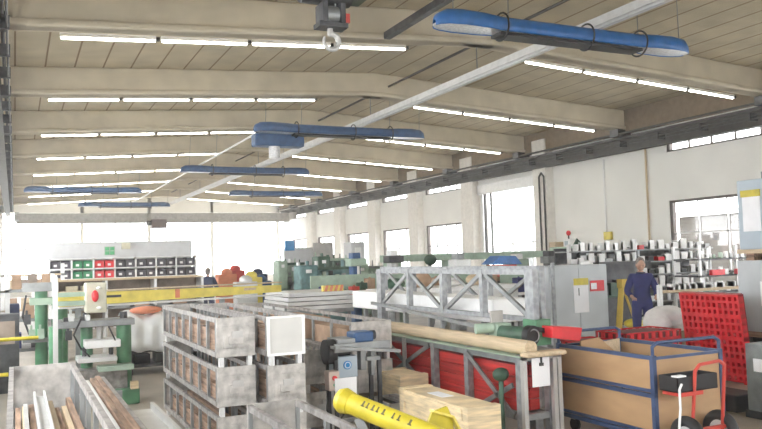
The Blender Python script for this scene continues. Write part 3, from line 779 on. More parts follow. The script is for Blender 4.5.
# roller / beige beam and green channel on top
t = thing('feed_table', 'long beige roller bar on a green channel above the red profiles', 'conveyor', (4.6,8,.9))
MB().tube((4.55,6.21,.972),(4.55,9.6,.972),.074,20).build('roller_bar', beige, t)
B(4.42,4.68,6.2,9.6,.885,.895).build('green_channel', lgreen, t)
B(4.69,4.88,6.25,9.6,.885,.94).build('bed_plate', steel, t)
B(4.40,4.87,6.06,6.2,.9,.95).build('end_bar', beige, t, .02)
MB().bar((4.78,7.1,1.06),(4.78,10.4,1.235),.04).build('guide_rail', steel, t)
for y in (7.3,8.3,9.3): B(4.76,4.80,y,y+.05,.94,1.07+.05*(y-7.1)).build('guide_post', steel, t)
t = thing('gear_motor', 'dark green gear motor with a black finned end on the feed table', 'motor', (4.75,6.6,.94))
B(4.64,4.84,6.92,7.1,.945,1.16).build('gearbox', lgreen, t, .03)
MB().tube((4.64,7.0,1.11),(4.45,7.05,1.11),.055).build('shaft_housing', lgreen, t)
MB().tube((4.70,6.92,1.05),(4.80,6.60,1.05),.09,20).build('motor_body', dgreen, t)
MB().tube((4.80,6.60,1.05),(4.82,6.53,1.05),.105,24).build('fan_cover', blackm, t)
MB().ring((4.822,6.525,1.05),.065,.008,'Y',20,6).build('fan_grille', steel, t)
B(4.92,5.12,6.62,6.85,.93,1.2).build('green_bracket', green, t, .01)
B(4.70,4.86,7.12,7.15,.945,1.28).build('guard_plate', mat('guard_grey', (.50,.47,.44)), t, .005)
t = thing('red_scoop', 'red plastic box jutting out right of the gear motor', 'bin', (5.2,6.7,1.1))
MB().prism([(5.0,1.02),(5.36,.96),(5.40,1.10),(5.0,1.14)], 'Y', 6.45, 6.72).build('scoop_body', red, t, .01)
MB().bar((4.85,6.6,1.12),(5.05,6.6,1.08),.05).build('scoop_arm', blackm, t)
tag(B(4.53,4.74,6.18,6.185,.60,.88).build('job_sheet', paper), 'white printed sheet clipped to the end of the profile rack', 'paper')
tag(B(4.63,4.645,6.165,6.178,.82,.93).box(4.615,4.66,6.165,6.178,.80,.83).build('paper_clip', darks), 'black clip holding the white sheet at the rack end', 'clip')
t = thing('end_stand', 'pale galvanised frame standing at the near end of the profile rack', 'frame', (4.7,6.25,0))
for x in (4.44,4.80,4.86): B(x,x+.045,6.2,6.25,0,.9).build('post', brightp, t)
B(4.44,4.9,6.2,6.25,.86,.9).build('top_bar', brightp, t)
t = thing('green_valve', 'dark green round fitting at the end of the red profiles', 'fitting', (4.4,6.45,.68))
MB().ball((4.38,6.5,.7),(.09,.07,.07)).build('valve_body', dgreen, t); MB().tube((4.38,6.5,.0),(4.38,6.5,.66),.025).build('stem', dgreen, t)

# upper trusses
def truss(X, y0, y1, z0, z1, lab, flip=False):
    t = thing('lattice_girder', lab, 'frame', (X,(y0+y1)/2,z0))
    B(X-.03,X+.03,y0,y1,z1-.06,z1).build('top_chord', galv, t); B(X-.03,X+.03,y0,y1,z0,z0+.05).build('bottom_chord', galv, t)
    n = 4; seg = (y1-y0)/n
    for k in range(n+1):
        y = y0+seg*k; w = .075 if k in (0, n) else .035
        B(X-.035,X+.035,y-w,y+w,z0-.25 if k in (0,n) else z0,z1).build('post', galv, t)
    for k in range(n):
        a, b = (z0+.05, z1-.06) if (k % 2 == 0) != flip else (z1-.06, z0+.05)
        MB().bar((X,y0+seg*k+.05,a),(X,y0+seg*(k+1)-.05,b),.035,.05).build('diagonal', steel, t)
    return t
truss(4.98, 6.75, 10.5, 1.17, 1.73, 'grey lattice girder above the feed table, the nearer of two')
truss(5.95, 7.9, 12.4, 1.12, 1.74, 'grey lattice girder behind the nearer one, farther of two', True)
t = thing('white_conveyor', 'long white box conveyor running between the two lattice girders', 'conveyor', (5.45,9.4,1))
B(5.15,5.65,7.75,12.0,1.08,1.36).build('conveyor_body', white, t, .02)
for y in (7.9,9.4,11.6):
    for x in (5.2,5.55): B(x,x+.06,y,y+.06,0,1.08).build('leg', steel, t)
for k, (X, y0) in enumerate(((4.98,6.75),(4.98,10.5),(5.95,7.9),(5.95,12.4))):
    tag(B(X-.05,X+.05,y0-.05,y0+.05,0,.92 if k < 2 else .87).build('support_post', galv), ['near post under the nearer lattice girder','far post under the nearer lattice girder','near post under the farther lattice girder','far post under the farther lattice girder'][k], 'post')

# ------------------------------------------------------------------ blue cart
t = thing('platform_cart', 'blue framed cart with two tiers of brown board sides and tube handles', 'cart', (5.75,6.05,0))
x0,x1,y0,y1 = 5.32,6.18,5.4,6.76
for x in (x0,x1):
    for y in (y0,y1): B(x-.022,x+.022,y-.022,y+.022,.16,.92).build('corner_post', cartblue, t)
for x in (x0,x1):
    for z, h in ((.15,.04),(.2,.03),(.53,.035),(.58,.03),(.88,.035)): B(x-.018,x+.018,y0,y1,z,z+h).build('side_rail', cartblue, t)
    B(x-.008,x+.008,y0+.02,y1-.02,.23,.53).build('side_board', mdf, t); B(x-.008,x+.008,y0+.02,y1-.02,.61,.88).build('side_board', mdf, t)
for y in (y0,y1):
    B(x0+.02,x1-.02,y-.008,y+.008,.19,.88).build('end_board', mdf, t)
    MB().path([(x0,y,.9),(x0,y,1.0),(x0+.06,y,1.035),(x1-.06,y,1.035),(x1,y,1.0),(x1,y,.9)],.016).build('handle', cartblue, t)
    B(x0,x1,y-.015,y+.015,.88,.905).build('end_rail', cartblue, t)
B(x0,x1,y0,y1,.15,.19).build('deck', mdf, t)
for x in (x0+.08,x1-.08):
    for y in (y0+.12,y1-.12):
        w = MB().tube((x-.02,y,.065),(x+.02,y,.065),.065,20).build('wheel', blackm, t)
        B(x-.03,x+.03,y-.03,y+.03,.12,.15).build('caster_fork', steel, w)
tag(MB().prism([(5.45,.19),(5.95,.19),(5.92,.80),(5.7,.97),(5.45,.95)], 'Y', 6.55, 6.57).build('loose_board', mdf), 'loose light board standing inside the blue cart', 'board')
tag(MB().prism([(5.55,.19),(6.05,.19),(6.05,.93),(5.55,.88)], 'Y', 6.62, 6.64).build('loose_board', beige), 'paler board behind the other loose board in the blue cart', 'board')

# red sack truck
t = thing('hand_truck', 'red tubular hand truck with a black tray before the blue cart', 'hand truck', (5.65,5.12,0))
MB().path([(5.50,5.15,.2),(5.50,5.08,.80),(5.55,5.07,.855),(5.80,5.07,.87),(5.86,5.07,.83),(5.88,5.15,.2)],.016,10).build('frame_tube', redpaint, t)
B(5.50,5.88,5.1,5.14,.25,.28).build('cross_bar', redpaint, t)
MB().box(5.3,5.8,5.1,5.32,.62,.64).box(5.3,5.8,5.1,5.115,.62,.76).box(5.3,5.8,5.305,5.32,.62,.76).box(5.3,5.315,5.1,5.32,.62,.76).box(5.785,5.8,5.1,5.32,.62,.76).build('tray', blackm, t, .006)
B(5.33,5.6,5.09,5.31,.585,.62).build('tray_bracket', redpaint, t)
for x, y in ((5.46,5.16),(5.92,5.2)):
    w = MB().ring((x,y,.2),.145,.05,'X',28,10).build('wheel', blackm, t); MB().tube((x-.03,y,.2),(x+.03,y,.2),.11,24).build('wheel_disc', whitemetal, w)
MB().tube((5.46,5.16,.2),(5.92,5.2,.2),.015).build('axle', steel, t)
tag(MB().path([(5.33,5.08,.70),(5.28,5.06,.66),(5.27,5.05,.5),(5.25,5.06,.3),(5.2,5.06,.05)],.011).build('white_strap', white), 'white cord hanging from the black tray of the hand truck', 'cord')
tag(B(5.27,5.38,5.07,5.14,.762,.775).build('paper_note', paper), 'crumpled white note on the black tray corner', 'paper')

# ------------------------------------------------------------------ red slotted crates
def slotted(x0, x1, y0, y1, z0, h, ncol, nrow, name, lab, grp, tilt=None):
    t = thing(name, lab, 'crate', ((x0+x1)/2,(y0+y1)/2,z0), grp)
    m = MB()
    m.box(x0,x1,y0,y1,z0,z0+.012)
    for (a, b, ax, f) in ((x0,x1,'x',y0),(x0,x1,'x',y1-.02),(y0,y1,'y',x0),(y0,y1,'y',x1-.02)):
        n = ncol if ax == 'x' else max(3, int(ncol*(y1-y0)/(x1-x0)))
        def bx(u0,u1,w0,w1):
            if ax == 'x': m.box(u0,u1,f,f+.02,w0,w1)
            else: m.box(f,f+.02,u0,u1,w0,w1)
        pw = (b-a)/n
        for i in range(n+1):
            u = a+pw*i; bx(max(a,u-pw*.22),min(b,u+pw*.22),z0,z0+h)
        for j in range(nrow+1):
            zz = z0+h*j/nrow; bx(a,b,max(z0,zz-h*.035*3/nrow-.006),min(z0+h,zz+h*.035*3/nrow+.006))
    m.build('crate_shell', red, t)
    B(x0+.04,x1-.04,y0+.03,y1-.03,z0+.015,z0+h-.02).build('slot_shade_liner', mat('hole_shade_red', (.16,.01,.01), .5), t)  # added filler, its dark red stands in for shade inside the slots
    return t
for k in range(2):
    X0 = .13*k
    t = thing('grid_pallet', ('red plastic grid pallet standing on edge, the front one, leaning left of the grey containers', 'second red plastic grid pallet standing on edge just behind the front one')[k], 'pallet', (9.08+X0,7.44,0), 'red grid pallets on edge')
    m = MB(); W_, H_ = 1.03, 1.25; nc, nr = 11, 12
    px, py, pz = 9.08+X0, 7.44+.13*k, .0
    for i in range(nc+1):
        y = py+W_*i/nc; hw = .022 if 0 < i < nc else .03
        m.box(px, px+.10, max(py,y-hw), min(py+W_,y+hw), pz+.02, pz+H_)
    for j in range(nr+1):
        z = pz+.02+(H_-.02)*j/nr; hw = .018 if j % 3 else .03
        m.box(px+.003, px+.097, py, py+W_, max(pz+.02,z-hw), min(pz+H_,z+hw))
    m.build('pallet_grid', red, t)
    B(px+.101,px+.112,py,py+W_,pz+.02,pz+H_).build('deck', mat('hole_shade_red', (.16,.01,.01), .5), t)  # backing sheet coloured dark to give the grid holes their shade
    for q in (0,.47,.93): B(px-.0,px+.11,py+q,py+q+.1,pz,pz+.02).build('foot', red, t)
    t.rotation_euler.y = -R(7)
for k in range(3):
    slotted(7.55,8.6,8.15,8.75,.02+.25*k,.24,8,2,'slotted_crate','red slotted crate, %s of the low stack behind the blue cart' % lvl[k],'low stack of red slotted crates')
slotted(6.9,7.5,8.3,8.8,.02,.66,5,4,'slotted_crate','small dull red crate left of the low red stack',None)
m = MB(); m.ball((9.23,9.05,.82),(.38,.26,.2),24,14); m.ball((9.42,9.0,.78),(.28,.22,.17),20,12); m.ball((9.0,9.0,.76),(.22,.22,.16),18,12)
o = m.build('white_sack', sackm); tag(o, 'bulging white sack behind the red slotted crates', 'sack')
dm = o.modifiers.new('d','DISPLACE'); tx = bpy.data.textures.new('n','CLOUDS'); tx.noise_scale = .15; dm.texture = tx; dm.strength = .05
tag(B(8.75,9.6,8.78,9.3,0,.62).build('timber_pallet_box', cardb), 'brown box under the bulging white sack', 'box')
# floor board / dark base
tag(B(7.45,7.85,6.3,6.8,0,.2).build('black_box', blackm, bevel=.02), 'black box on the floor right of the hand truck', 'box')

# ------------------------------------------------------------------ grey cabinets
t = thing('grey_cabinet', 'tall light grey sheet cabinet with yellow topped papers', 'cabinet', (10.4,12.9,0))
B(9.65,11.15,12.5,13.2,.05,1.63).build('cabinet_body', cab, t, .01)
B(9.65,11.15,12.45,13.25,0,.05).build('plinth', steel, t)
B(9.66,10.385,12.485,12.5,.1,1.6).box(10.415,11.14,12.485,12.5,.1,1.6).build('door_panel', cab, t)
for i, (x, z, w, h) in enumerate(((10.25,.66,.38,.70),)):
    o = thing('wall_chart', 'white chart with a yellow header on the grey cabinet', 'chart', (x,12.47,z))
    B(x,x+w,12.47,12.48,z,z+h).build('chart_sheet', paper, o); B(x,x+w,12.465,12.47,z+h-.14,z+h).build('yellow_header', yellow, o)
    B(x+.12,x+.14,12.463,12.468,z+.35,z+.5).build('chart_mark', darks, o)
o = thing('red_label', 'red and white label on the grey cabinet right of the chart', 'label', (10.8,12.47,1.1))
B(10.68,11.05,12.47,12.48,1.08,1.3).build('label_plate', red, o); B(10.70,10.85,12.465,12.47,1.12,1.25).build('label_text_field', paper, o)
MB().ball((10.9,12.8,1.64),(.14,.12,.08)).build('paper_bag', white); tag(bpy.data.objects['paper_bag'], 'small white bag on top of the grey cabinet', 'bag')
tag(B(9.6,9.66,12.3,12.36,0,1.7).build('steel_post', galv), 'thin steel post left of the grey cabinet', 'post')

t = thing('sheet_container', 'blue grey sheet metal container, top one of the right edge stack', 'container', (10.1,7.3,1.86))
B(9.62,10.6,6.7,7.93,1.86,2.87).build('container_body', cabb, t, .01)
B(9.605,9.62,7.55,7.84,2.12,2.62).build('paper_sheet', paper, t); B(9.60,9.62,7.54,7.86,2.62,2.72).build('yellow_strip', yellow, t)
MB().path([(9.75,7.6,2.87),(9.75,7.6,2.97),(9.8,7.55,2.93)],.01).build('wire', steel, t)
t = thing('timber_spacer', 'brown timber pallet between the two right edge containers', 'pallet', (10.1,7.3,1.7))
B(9.6,10.6,6.7,7.97,1.80,1.86).build('deck', beige, t)
for y in (6.72,7.3,7.7): B(9.62,10.6,y,y+.13,1.70,1.80).build('bearer', wood, t)
t = thing('sheet_container', 'grey sheet metal container, middle one of the right edge stack', 'container', (10.1,7.3,.6))
B(9.6,10.6,6.7,7.98,.68,1.70).build('container_body', cab, t, .01)
B(9.585,9.6,7.35,7.6,1.05,1.4).build('paper_sheet', paper, t)
t = thing('timber_spacer', 'dark timber pallet on the floor under the grey containers', 'pallet', (10.1,7.3,.0))
B(9.6,10.6,6.7,8.0,.6,.68).build('deck', wood, t)
for y in (6.75,7.3,7.8): B(9.62,10.6,y,y+.15,0,.6).build('bearer', blackm, t)
t = thing('sheet_container', 'dark green grey container low at the right edge, nearest the camera', 'container', (7.8,5.7,0))
B(7.4,8.3,5.2,6.11,.08,.82).build('container_body', cabd, t, .01)
B(7.385,7.4,5.85,6.0,.52,.66).build('torn_label', paper, t)
B(7.38,8.3,5.2,6.13,0,.08).build('skid', blackm, t)

# ------------------------------------------------------------------ right racks with clutter
t = thing('cantilever_rack', 'long grey rack of small parts behind the man, near the right wall', 'rack', (15.2,16.4,0))
for x in (13.3,14.5,15.7,17.0,18.2):
    B(x,x+.07,16.3,16.4,0,2.1).build('upright', whitemetal, t)
zsh = (.45,.85,1.2,1.55,1.88)
for z in zsh: B(13.3,18.3,16.0,16.9,z,z+.035).build('shelf', steel, t)
B(13.3,18.3,16.9,16.95,0,2.0).build('back_board', darks, t)
kinds = [('metal_bracket', white, 'white bracket'), ('metal_bracket', whitemetal, 'pale metal bracket'), ('parts_tray', blackm, 'black parts tray'), ('parts_tray', red, 'red parts tray'), ('parts_tray', steel, 'grey parts tray')]
for zi, z in enumerate(zsh):
    for i in range(16):
        x = 13.35+.305*i+random.uniform(0,.08); q = random.choices(range(5), (4,4,3,1,2))[0]
        nm, mt, lb = kinds[q]
        w = random.uniform(.12,.28); h = random.uniform(.14,.3)
        if q < 2:
            m = B(x,x+w,16.02,16.06,z+.035,z+.035+h).box(x,x+.04,16.02,16.3,z+.035,z+.035+h*.8)
        else: m = B(x,x+w,16.03,16.4,z+.035,z+.045).box(x,x+w,16.03,16.05,z+.035,z+.15).box(x,x+.015,16.03,16.4,z+.035,z+.15).box(x+w-.015,x+w,16.03,16.4,z+.035,z+.15)
        tag(m.build(nm, mt), '%s on the %s shelf of the long grey rack behind the man' % (lb, ['lowest','second','third','fourth','top'][zi]), 'tray' if q > 1 else 'bracket', '%ss on shelf %s of the grey rack' % (lb, ORD[zi]))
# profile rack in front (right of man)
t = thing('profile_trolley', 'open trolley with shelves of white profiles right of the man', 'trolley', (16,13.8,0))
for x in (14.85,16.1,17.3): 
    for y in (13.4,14.2): B(x,x+.06,y,y+.06,0,1.95).build('upright', whitemetal, t)
zs2 = (.35,.8,1.2,1.6)
for z in zs2: B(14.85,17.36,13.4,14.26,z,z+.04).build('shelf', (darks), t)
for zi, z in enumerate(zs2):
    for i in range(12):
        x = 14.95+.195*i; h = random.uniform(.08,.26)
        mt = random.choice([white,whitemetal,white,steel,lgreen])
        m = B(x,x+.05,13.42,13.9,z+.04,z+.06).box(x,x+random.uniform(.04,.15),13.42,13.45,z+.04,z+.04+h)
        tag(m.build('profile_piece', mt), 'short profile piece on the %s shelf of the open trolley right of the man' % ['lowest','second','third','top'][zi], 'profile', 'profile pieces on trolley shelf %s' % ORD[zi])
for i, (x, z) in enumerate(((15.15,1.24),(16.0,1.24),(14.95,.45))):
    tag(B(x,x+.42,13.3,13.4,z,z+.13).build('red_tray', red), ['left','right','lower'][i]+' red tray hanging on the front of the open trolley', 'tray')
# workbench white in front of the man, post, dark cupboard, yellow stand
t = thing('rail_stand', 'beige rail on white posts beside the man', 'stand', (11.5,10.2,0))
for x in (10.26,12.9): B(x,x+.07,10.17,10.24,0,(1.27 if x < 11 else 1.12)).build('post', white, t)
B(10.35,12.98,10.18,10.26,1.12,1.17).build('rail', beige, t)
for i, x in enumerate((10.55,10.68,10.82,10.95,11.1,11.3,11.5,11.8,12.1,12.4)):
    tag(B(x,x+.07,10.16,10.28,1.17,1.23+.02*(i % 3)).box(x,x+.03,10.16,10.28,1.17,1.28).build('metal_clip', (white,whitemetal)[i % 2]), '%s small white clip from the left on the beige rail beside the man' % ORD[i], 'clip')
t = thing('low_bench', 'low white bench in front of the legs of the man', 'bench', (10.4,10.0,0))
B(9.4,12.6,9.7,10.1,.5,.58).build('bench_top', white, t)
for x in (9.5,12.45):
    for y in (9.73,10.0): B(x,x+.06,y,y+.06,0,.5).build('leg', steel, t)
t = thing('dark_cupboard', 'dark open cupboard to the left of the man', 'cupboard', (11.9,13,0))
B(11.2,12.7,13.25,13.3,0.02,1.66).build('back_panel', darks, t)
B(11.2,11.25,12.8,13.25,0,1.66).build('side_panel', darks, t); B(11.2,12.7,12.8,13.25,1.62,1.66).build('top_panel', darks, t); B(11.25,12.7,12.8,13.25,.9,.94).build('shelf', dgreen, t)
for i in range(5): tag(B(11.3+.27*i,11.5+.27*i,12.85,13.1,.94,1.15+.06*(i % 3)).build('dark_carton', (darks,dgreen,binblack)[i % 3]), '%s dark carton from the left in the dark open cupboard' % ORD[i], 'carton')
t = thing('yellow_tripod', 'yellow folding stand to the left of the man', 'stand', (11.7,12.4,.3))
for p in ((11.25,12.3),(11.72,12.3),(11.5,12.6)): MB().bar((11.5,12.45,1.22),(p[0],p[1],.3),.11,.04).build('leg', mat('ochre', (.6,.42,.06)), t)
B(11.42,11.59,12.35,12.5,1.12,1.3).build('head', mat('ochre', (.5,.36,.05)), t)
tag(MB().ball((11.55,12.2,.39),(.24,.16,.1)).build('yellow_bag', yellow), 'bright yellow bag under the yellow stand', 'bag')
tag(MB().path([(11.45,12.1,.45),(11.6,11.9,.6),(11.75,11.7,.85),(11.6,11.5,1.0)],.02).build('black_hose', blackm), 'black hose running up towards the man', 'hose')
t = thing('pale_platform', 'low pale platform under the yellow stand', 'platform', (11.8,12.4,0))
B(11.1,12.6,12.0,12.75,.22,.3).build('platform_top', white, t)
for x in (11.15,12.5):
    for y in (12.05,12.65): B(x,x+.06,y,y+.06,0,.22).build('leg', steel, t)
# long dark material on the rack top near window
for i in range(7):
    tag(B(15.2+.15*i,17.9+.05*i,16.1+.09*i,16.17+.09*i,1.92+.035,1.99+.02*(i % 3)).build('long_bar', (darks,cagem,whitemetal)[i % 3]), '%s bar from the front lying on top of the long grey rack' % ORD[i], 'bar')

# wall fittings
t = thing('wall_switch_box', 'yellow switch box on a pipe on the right wall', 'box', (19.1,21.3,2.4))
B(19.08,19.2,21.1,21.45,2.3,2.58).build('box_body', yellowp, t, .01)
tag(MB().tube((19.14,21.35,2.58),(19.14,21.35,5.2),.03).build('wall_pipe', white), 'thin white pipe above the yellow switch box', 'pipe')
tag(MB().tube((19.14,19.3,2.2),(19.14,19.3,5.3),.035).build('wall_pipe', beige), 'beige pipe on the right wall beside the window', 'pipe')
tag(MB().path([(18.77,24.35,1.9),(18.77,24.35,4.9),(18.77,24.5,5.05),(18.77,24.65,4.9),(18.77,24.65,1.9)],.035).build('looped_pipe', brownrail), 'dark looped pipe on the wall beside the doorway', 'pipe')
tag(B(18.6,19.0,23.6,23.95,1.6,2.3).build('tan_cabinet', beige), 'small tan cabinet on the green machine bed', 'cabinet')
t = thing('control_box', 'white control box with a red lamp beside the tan cabinet', 'panel', (18.9,23.2,1.9))
B(18.8,19.05,23.0,23.35,1.95,2.4).build('panel_body', white, t, .01); B(18.79,18.8,23.08,23.27,2.15,2.32).build('screen', cabb, t)
MB().ball((18.9,23.15,2.62),(.09,.09,.1)).build('signal_lamp', red, t); MB().tube((18.9,23.15,2.4),(18.9,23.15,2.55),.03).build('lamp_stem', blackm, t)

# ------------------------------------------------------------------ mid field machines
t = thing('green_machine_bed', 'long pale green machine bed in front of the right wall', 'machine', (15,20.3,0))
B(9.9,16.3,20.2,20.9,1.76,1.97).build('bed', lgreen, t, .02)
for x in (10,12,14.5): B(x,x+.3,20.25,20.85,0,1.76).build('support', lgreen, t)
B(16.3,17.6,20.0,21.0,1.2,2.08).build('headstock', lgreen, t, .03)
MB().tube((16.8,19.95,1.85),(16.8,20.0,1.85),.12,20).build('chuck', steel, t)
tag(MB().tube((16.9,20.3,2.02),(16.9,20.3,2.35),.30,3,.02).build('green_cone', dgreen), 'dark green cone standing on the pale green machine', 'cone')
def machine(x, y, lab, body, dk, w=1.5, h=1.6):
    t = thing('metalworking_machine', lab, 'machine', (x,y,0))
    B(x,x+w,y,y+.7,0,.85).build('machine_base', body, t, .03)
    B(x-.1,x+w+.1,y-.1,y+.5,.85,.98).build('bed', dk, t, .01)
    B(x,x+w*.32,y,y+.6,.98,h).build('headstock', body, t, .04)
    MB().tube((x+w*.32,y+.25,1.25),(x+w*.5,y+.25,1.25),.13,18).build('chuck', steel, t)
    B(x+w*.75,x+w*.95,y+.05,y+.45,.98,1.35).build('tailstock', body, t, .03)
    B(x+w*.5,x+w*.68,y-.1,y+.4,.98,1.2).build('carriage', steel, t)
    MB().ring((x+w*.59,y-.13,1.05),.08,.012,'Y').build('handwheel', steel, t)
    B(x+w*.1,x+w*.2,y-.01,y,h-.22,h-.12).build('dial_plate', white, t)
    B(x+w*.35,x+w,y+.45,y+.5,.98,h-.15).build('splash_guard', body, t)
    B(x+w*.34,x+w*1.02,y+.35,y+.55,h-.15,h-.07).build('guard_rail', dk, t)
    for q in range(6):
        xx = x+w*(.05+.16*q); hh = h if q < 2 else h-.07
        MB().tube((xx,y+.4,hh),(xx,y+.4,hh+random.uniform(.08,.2)),random.choice((.03,.05,.02)),10).build('pipe_stub', random.choice((whitemetal,dk,body,darks)), t)
    for q in range(5):
        xx = x+w*(.36+.12*q); zz = random.uniform(1.3,h-.3)
        B(xx,xx+w*.07,y+.40,y+.45,zz,zz+random.uniform(.05,.14)).build('switch_block', random.choice((white,darks,steel,lgreen)), t)
    MB().path([(x+w*.3,y-.05,.5),(x+w*.4,y-.08,.7),(x+w*.6,y-.06,.6)],.02).build('coolant_hose', blackm, t)
machine(7.2,20.4,'teal lathe with a round chuck behind the stacked stillages',tealm,dgreen,1.7,1.75)
machine(8.5,22.4,'dark green lathe behind and right of the teal one',dgreen,lgreen,1.3,2.0)
machine(7.6,23.6,'pale green machine farther behind the teal lathe',lgreen,dgreen,1.0,1.9)
machine(10.3,23.6,'low pale green machine behind the left lattice post',lgreen,steel,1.5,1.7)
t = thing('partition_wall', 'grey partition with a blue sign behind the lathes', 'partition', (8,26,0))
B(8.6,10.3,26,26.06,.6,2.35).build('panel', paneln, t); B(9.55,10.3,25.6,25.66,1.5,2.5).build('panel', mat('dull_panel', (.42,.40,.38)), t)
for x in (8.6,9.4,10.25): B(x,x+.05,26.06,26.1,0,2.35).build('post', steel, t)
tag(B(8.62,8.95,25.9,25.98,2.25,2.6).build('blue_sign', signblue), 'square blue sign above the grey partition', 'sign')
t = thing('machine_cabinet', 'grey machine cabinet with a small window beside the lathes', 'cabinet', (11.2,25.9,0))
B(10.95,11.5,25.5,26.2,0,2.5).build('cabinet_body', paneln, t, .02); B(11.1,11.35,25.48,25.5,1.95,2.3).build('cabinet_window', white, t)
for i, (x, y, h, mt, nm) in enumerate(((6.5,24,.5,yellowp,'yellow'),(7.0,24.6,.35,bluedk,'blue'),(6.2,26,.6,orange,'orange'),(7.6,27,.55,navy,'navy'),(6.9,27.5,.7,redpaint,'red'),(5.9,22.5,.4,whitemetal,'pale'))):
    t = thing('pallet_load', 'small %s load on a pallet in the glare beyond the yellow beam' % nm, 'pallet', (x,y,0))
    B(x,x+.8,y,y+.6,0,.14).build('pallet_base', wood, t); B(x+.05,x+.7,y+.05,y+.5,.14,.9+h).build('load_box', mt, t, .03); MB().ball((x+.4,y+.3,.95+h),(.2,.2,.15)).build('load_bag', mt, t)
# mixed workshop fill: bench rows between trusses and wall
def bench(x, y, w, lab, mt=steel):
    t = thing('work_bench', lab, 'bench', (x,y,0))
    B(x,x+w,y,y+.8,.9,.96).build('bench_top', mt, t)
    for a in (x+.05,x+w-.1):
        for b in (y+.05,y+.7): B(a,a+.06,b,b+.06,0,.9).build('leg', steel, t)
    B(x,x+w,y+.76,y+.8,.96,1.5).build('back_panel', lgreen, t)
    return t
items = [('tool_box', blackm,'black'), ('tool_box', whitemetal,'pale'), ('tool_box', overall,'blue'), ('tool_box', cardb,'brown'), ('tool_box', dgreen,'dark green'), ('tool_box', redpaint,'red')]
bl = [(8.0,15.6,2.6,'left bench behind the girders'),(11.0,15.4,2.2,'right bench behind the girders'),(10.5,18.2,2.6,'bench before the green machine bed'),(13.2,18.6,2.4,'bench before the doorway'),(6.6,17.2,2.0,'bench before the teal lathe')]
for bi, (x,y,w,lab) in enumerate(bl):
    bench(x,y,w,lab, (steel,white,steel,white,white)[bi])
    n = int(w/.26)
    for i in range(n):
        nm, mt, cn = items[(i*5+bi*2) % 6]
        xx = x+.05+.26*i; hh = random.uniform(.12,.45)
        m = B(xx,xx+.2,y+.1+.1*(i % 3),y+.35+.1*(i % 3),.96,.96+hh).box(xx+.07,xx+.13,y+.2+.1*(i % 3),y+.22+.1*(i % 3),.96+hh,.99+hh)
        tag(m.build(nm, mt, bevel=.01), '%s box %s from the left on the %s' % (cn, ORD[i], lab), 'box')
for i, (x, y, h, mt, nm) in enumerate(((7.95,18.4,2.05,bluedk,'blue'),(9.3,18.9,2.1,whitemetal,'pale'),(12.6,17.7,1.9,whitemetal,'pale'),(10.2,16.9,1.95,steel,'grey'),(13.8,17.8,1.95,darks,'black'))):
    t = thing('pillar_drill', '%s pillar drill with a box head, %s from the left behind the girders' % (nm, ORD[[0,1,3,2,4][i]]), 'machine', (x,y,0))
    B(x,x+.22,y,y+.3,0,h).build('column_body', mt, t, .02); B(x-.1,x+.35,y-.1,y+.3,h-.35,h-.15).build('head_box', (lgreen,darks,lgreen,whitemetal,steel)[i], t, .02)
    MB().tube((x+.1,y-.12,h-.35),(x+.1,y-.12,h-.6),.04).build('spindle', brightp, t); B(x-.15,x+.4,y-.2,y+.3,.98,1.03).build('machine_table', steel, t)
# grey packs of boards
for k in range(4):
    tag(B(4.85+.02*k,6.3,14.6,16.2,.9+.09*k,.975+.09*k).build('panel_pack', whitemetal, bevel=.004), 'pale grey board, %s from the bottom of the pack beyond the stillages' % ORD[k], 'board', 'pack of pale boards')
t = thing('board_trolley', 'trolley under the pack of pale grey boards', 'trolley', (5.5,15.4,0))
B(4.85,6.3,14.6,16.2,.82,.9).build('deck', steel, t)
for x in (4.9,6.2):
    for y in (14.65,16.1): B(x,x+.06,y,y+.06,0,.82).build('leg', steel, t)
t = thing('striped_barrier', 'small orange and yellow striped block on the pale boards', 'block', (6.0,15.0,1.26))
B(5.65,6.1,14.65,14.75,1.25,1.37).build('block_body', yellowp, t)
m = MB()
for i in range(4): m.prism([(5.67+.11*i,1.25),(5.73+.11*i,1.25),(5.77+.11*i,1.37),(5.71+.11*i,1.37)], 'Y', 14.64, 14.65)
m.build('stripe', orange, t)
t = thing('long_white_table', 'long white table running behind the lattice girders', 'table', (8,13.6,0))
B(6.4,9.4,13.2,14.2,1.2,1.28).build('table_top', white, t); B(6.4,9.4,13.2,13.24,.9,1.2).build('apron', whitemetal, t)
for x in (6.5,9.2):
    for y in (13.3,14.1): B(x,x+.08,y,y+.08,0,1.2).build('leg', steel, t)
for i, (x, mt, h, nm) in enumerate(((6.6,dgreen,.2,'dark green'),(7.2,cardb,.3,'brown'),(7.9,sackm,.12,'white'),(8.5,beige,.22,'tan'))):
    tag(MB().ball((x+.2,13.7,1.28+h*.5),(.22,.2,h*.55),12,8).build('parts_heap', mt), nm+' heap of parts on the long white table', 'heap')
t = thing('blue_hood', 'blue canopy over a red machine behind the lattice girders', 'machine', (11.6,17,0))
MB().prism([(11.15,1.64),(12.15,1.62),(11.95,1.84),(11.45,1.86)], 'Y', 16.8, 17.3).build('canopy', mat('canopy_blue', (.08,.22,.55)), t, .02)
MB().prism([(11.5,1.3),(12.1,1.35),(12.0,1.62),(11.3,1.62)], 'Y', 16.85, 17.25).build('red_body', redpaint, t, .02)
B(11.3,11.9,16.9,17.2,0,1.2).build('stand', darks, t)
tag(MB().ball((10.64,19.1,1.8),(.18,.18,.16)).tube((10.64,19.1,0),(10.64,19.1,1.7),.03).build('round_drum', dgreen), 'dark green round drum on a post behind the lattice girder', 'drum')
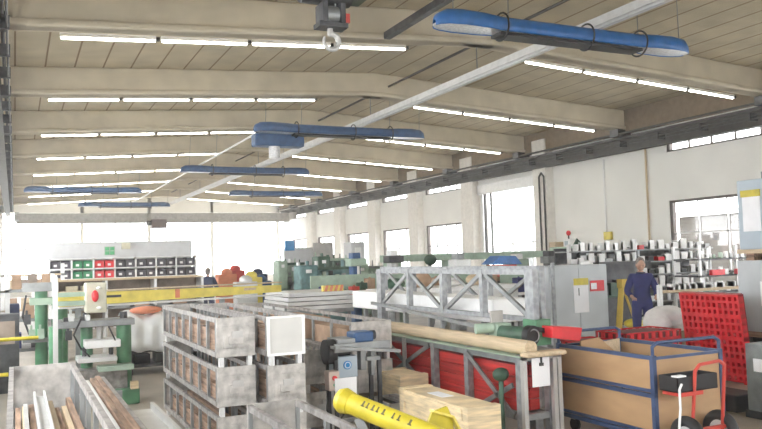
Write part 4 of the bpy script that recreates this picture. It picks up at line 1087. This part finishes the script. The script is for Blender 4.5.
tag(MB().tube((11.9,16.4,.0),(11.9,16.4,1.3),.22,20).ball((11.9,16.4,1.38),(.24,.24,.2)).build('black_barrel', blackm), 'black round drum beside the blue canopy machine', 'drum')

# thin scatter volume added to imitate the washed-out daylight glare
hm = bpy.data.materials.new('glare_haze'); hm.use_nodes = True
hn = hm.node_tree.nodes; hn.remove(hn['Principled BSDF']); hv = hn.new('ShaderNodeVolumeScatter')
hv.inputs['Density'].default_value = .0032; hv.inputs['Anisotropy'].default_value = .3
hm.node_tree.links.new(hv.outputs[0], hn['Material Output'].inputs['Volume'])
tag(B(XL-.6, XR+.6, YF-.6, YB+.6, -.18, 7.9).build('haze', hm), 'thin added haze imitating daylight glare across the hall', 'haze', kind='stuff')

# ------------------------------------------------------------------ camera
f, yaw, pit, rol, Hc = 767.8, .445997, .0562894, -.0302438, 1.9
rr = Vector((math.cos(yaw), -math.sin(yaw), 0)); fwd = Vector((math.sin(yaw), math.cos(yaw), 0)); uz = Vector((0,0,1))
F = fwd*math.cos(pit)+uz*math.sin(pit); U2 = -fwd*math.sin(pit)+uz*math.cos(pit)
Rc = rr*math.cos(rol)+U2*math.sin(rol); Uc = -rr*math.sin(rol)+U2*math.cos(rol)
cam = bpy.data.cameras.new('camera'); co = bpy.data.objects.new('camera', cam); COL.objects.link(co)
Mx = Matrix((Rc, Uc, -F)).transposed().to_4x4(); Mx.translation = (0,0,Hc); co.matrix_world = Mx
cam.sensor_width = 36; cam.lens = f*36/762; cam.clip_start = .05; cam.clip_end = 300
S.camera = co

# ------------------------------------------------------------------ world + exposure
w = bpy.data.worlds.new('overcast_sky'); S.world = w; w.use_nodes = True
bg = w.node_tree.nodes['Background']; bg.inputs[0].default_value = (.96,.98,1,1); bg.inputs[1].default_value = 4.0
S.view_settings.view_transform = 'Standard'; S.view_settings.look = 'None'; S.view_settings.gamma = 1
S.view_settings.exposure = 1.12
S.cycles.max_bounces = 8; S.cycles.diffuse_bounces = 5; S.cycles.use_denoising = True
S.cycles.sample_clamp_indirect = 6; S.cycles.volume_bounces = 1
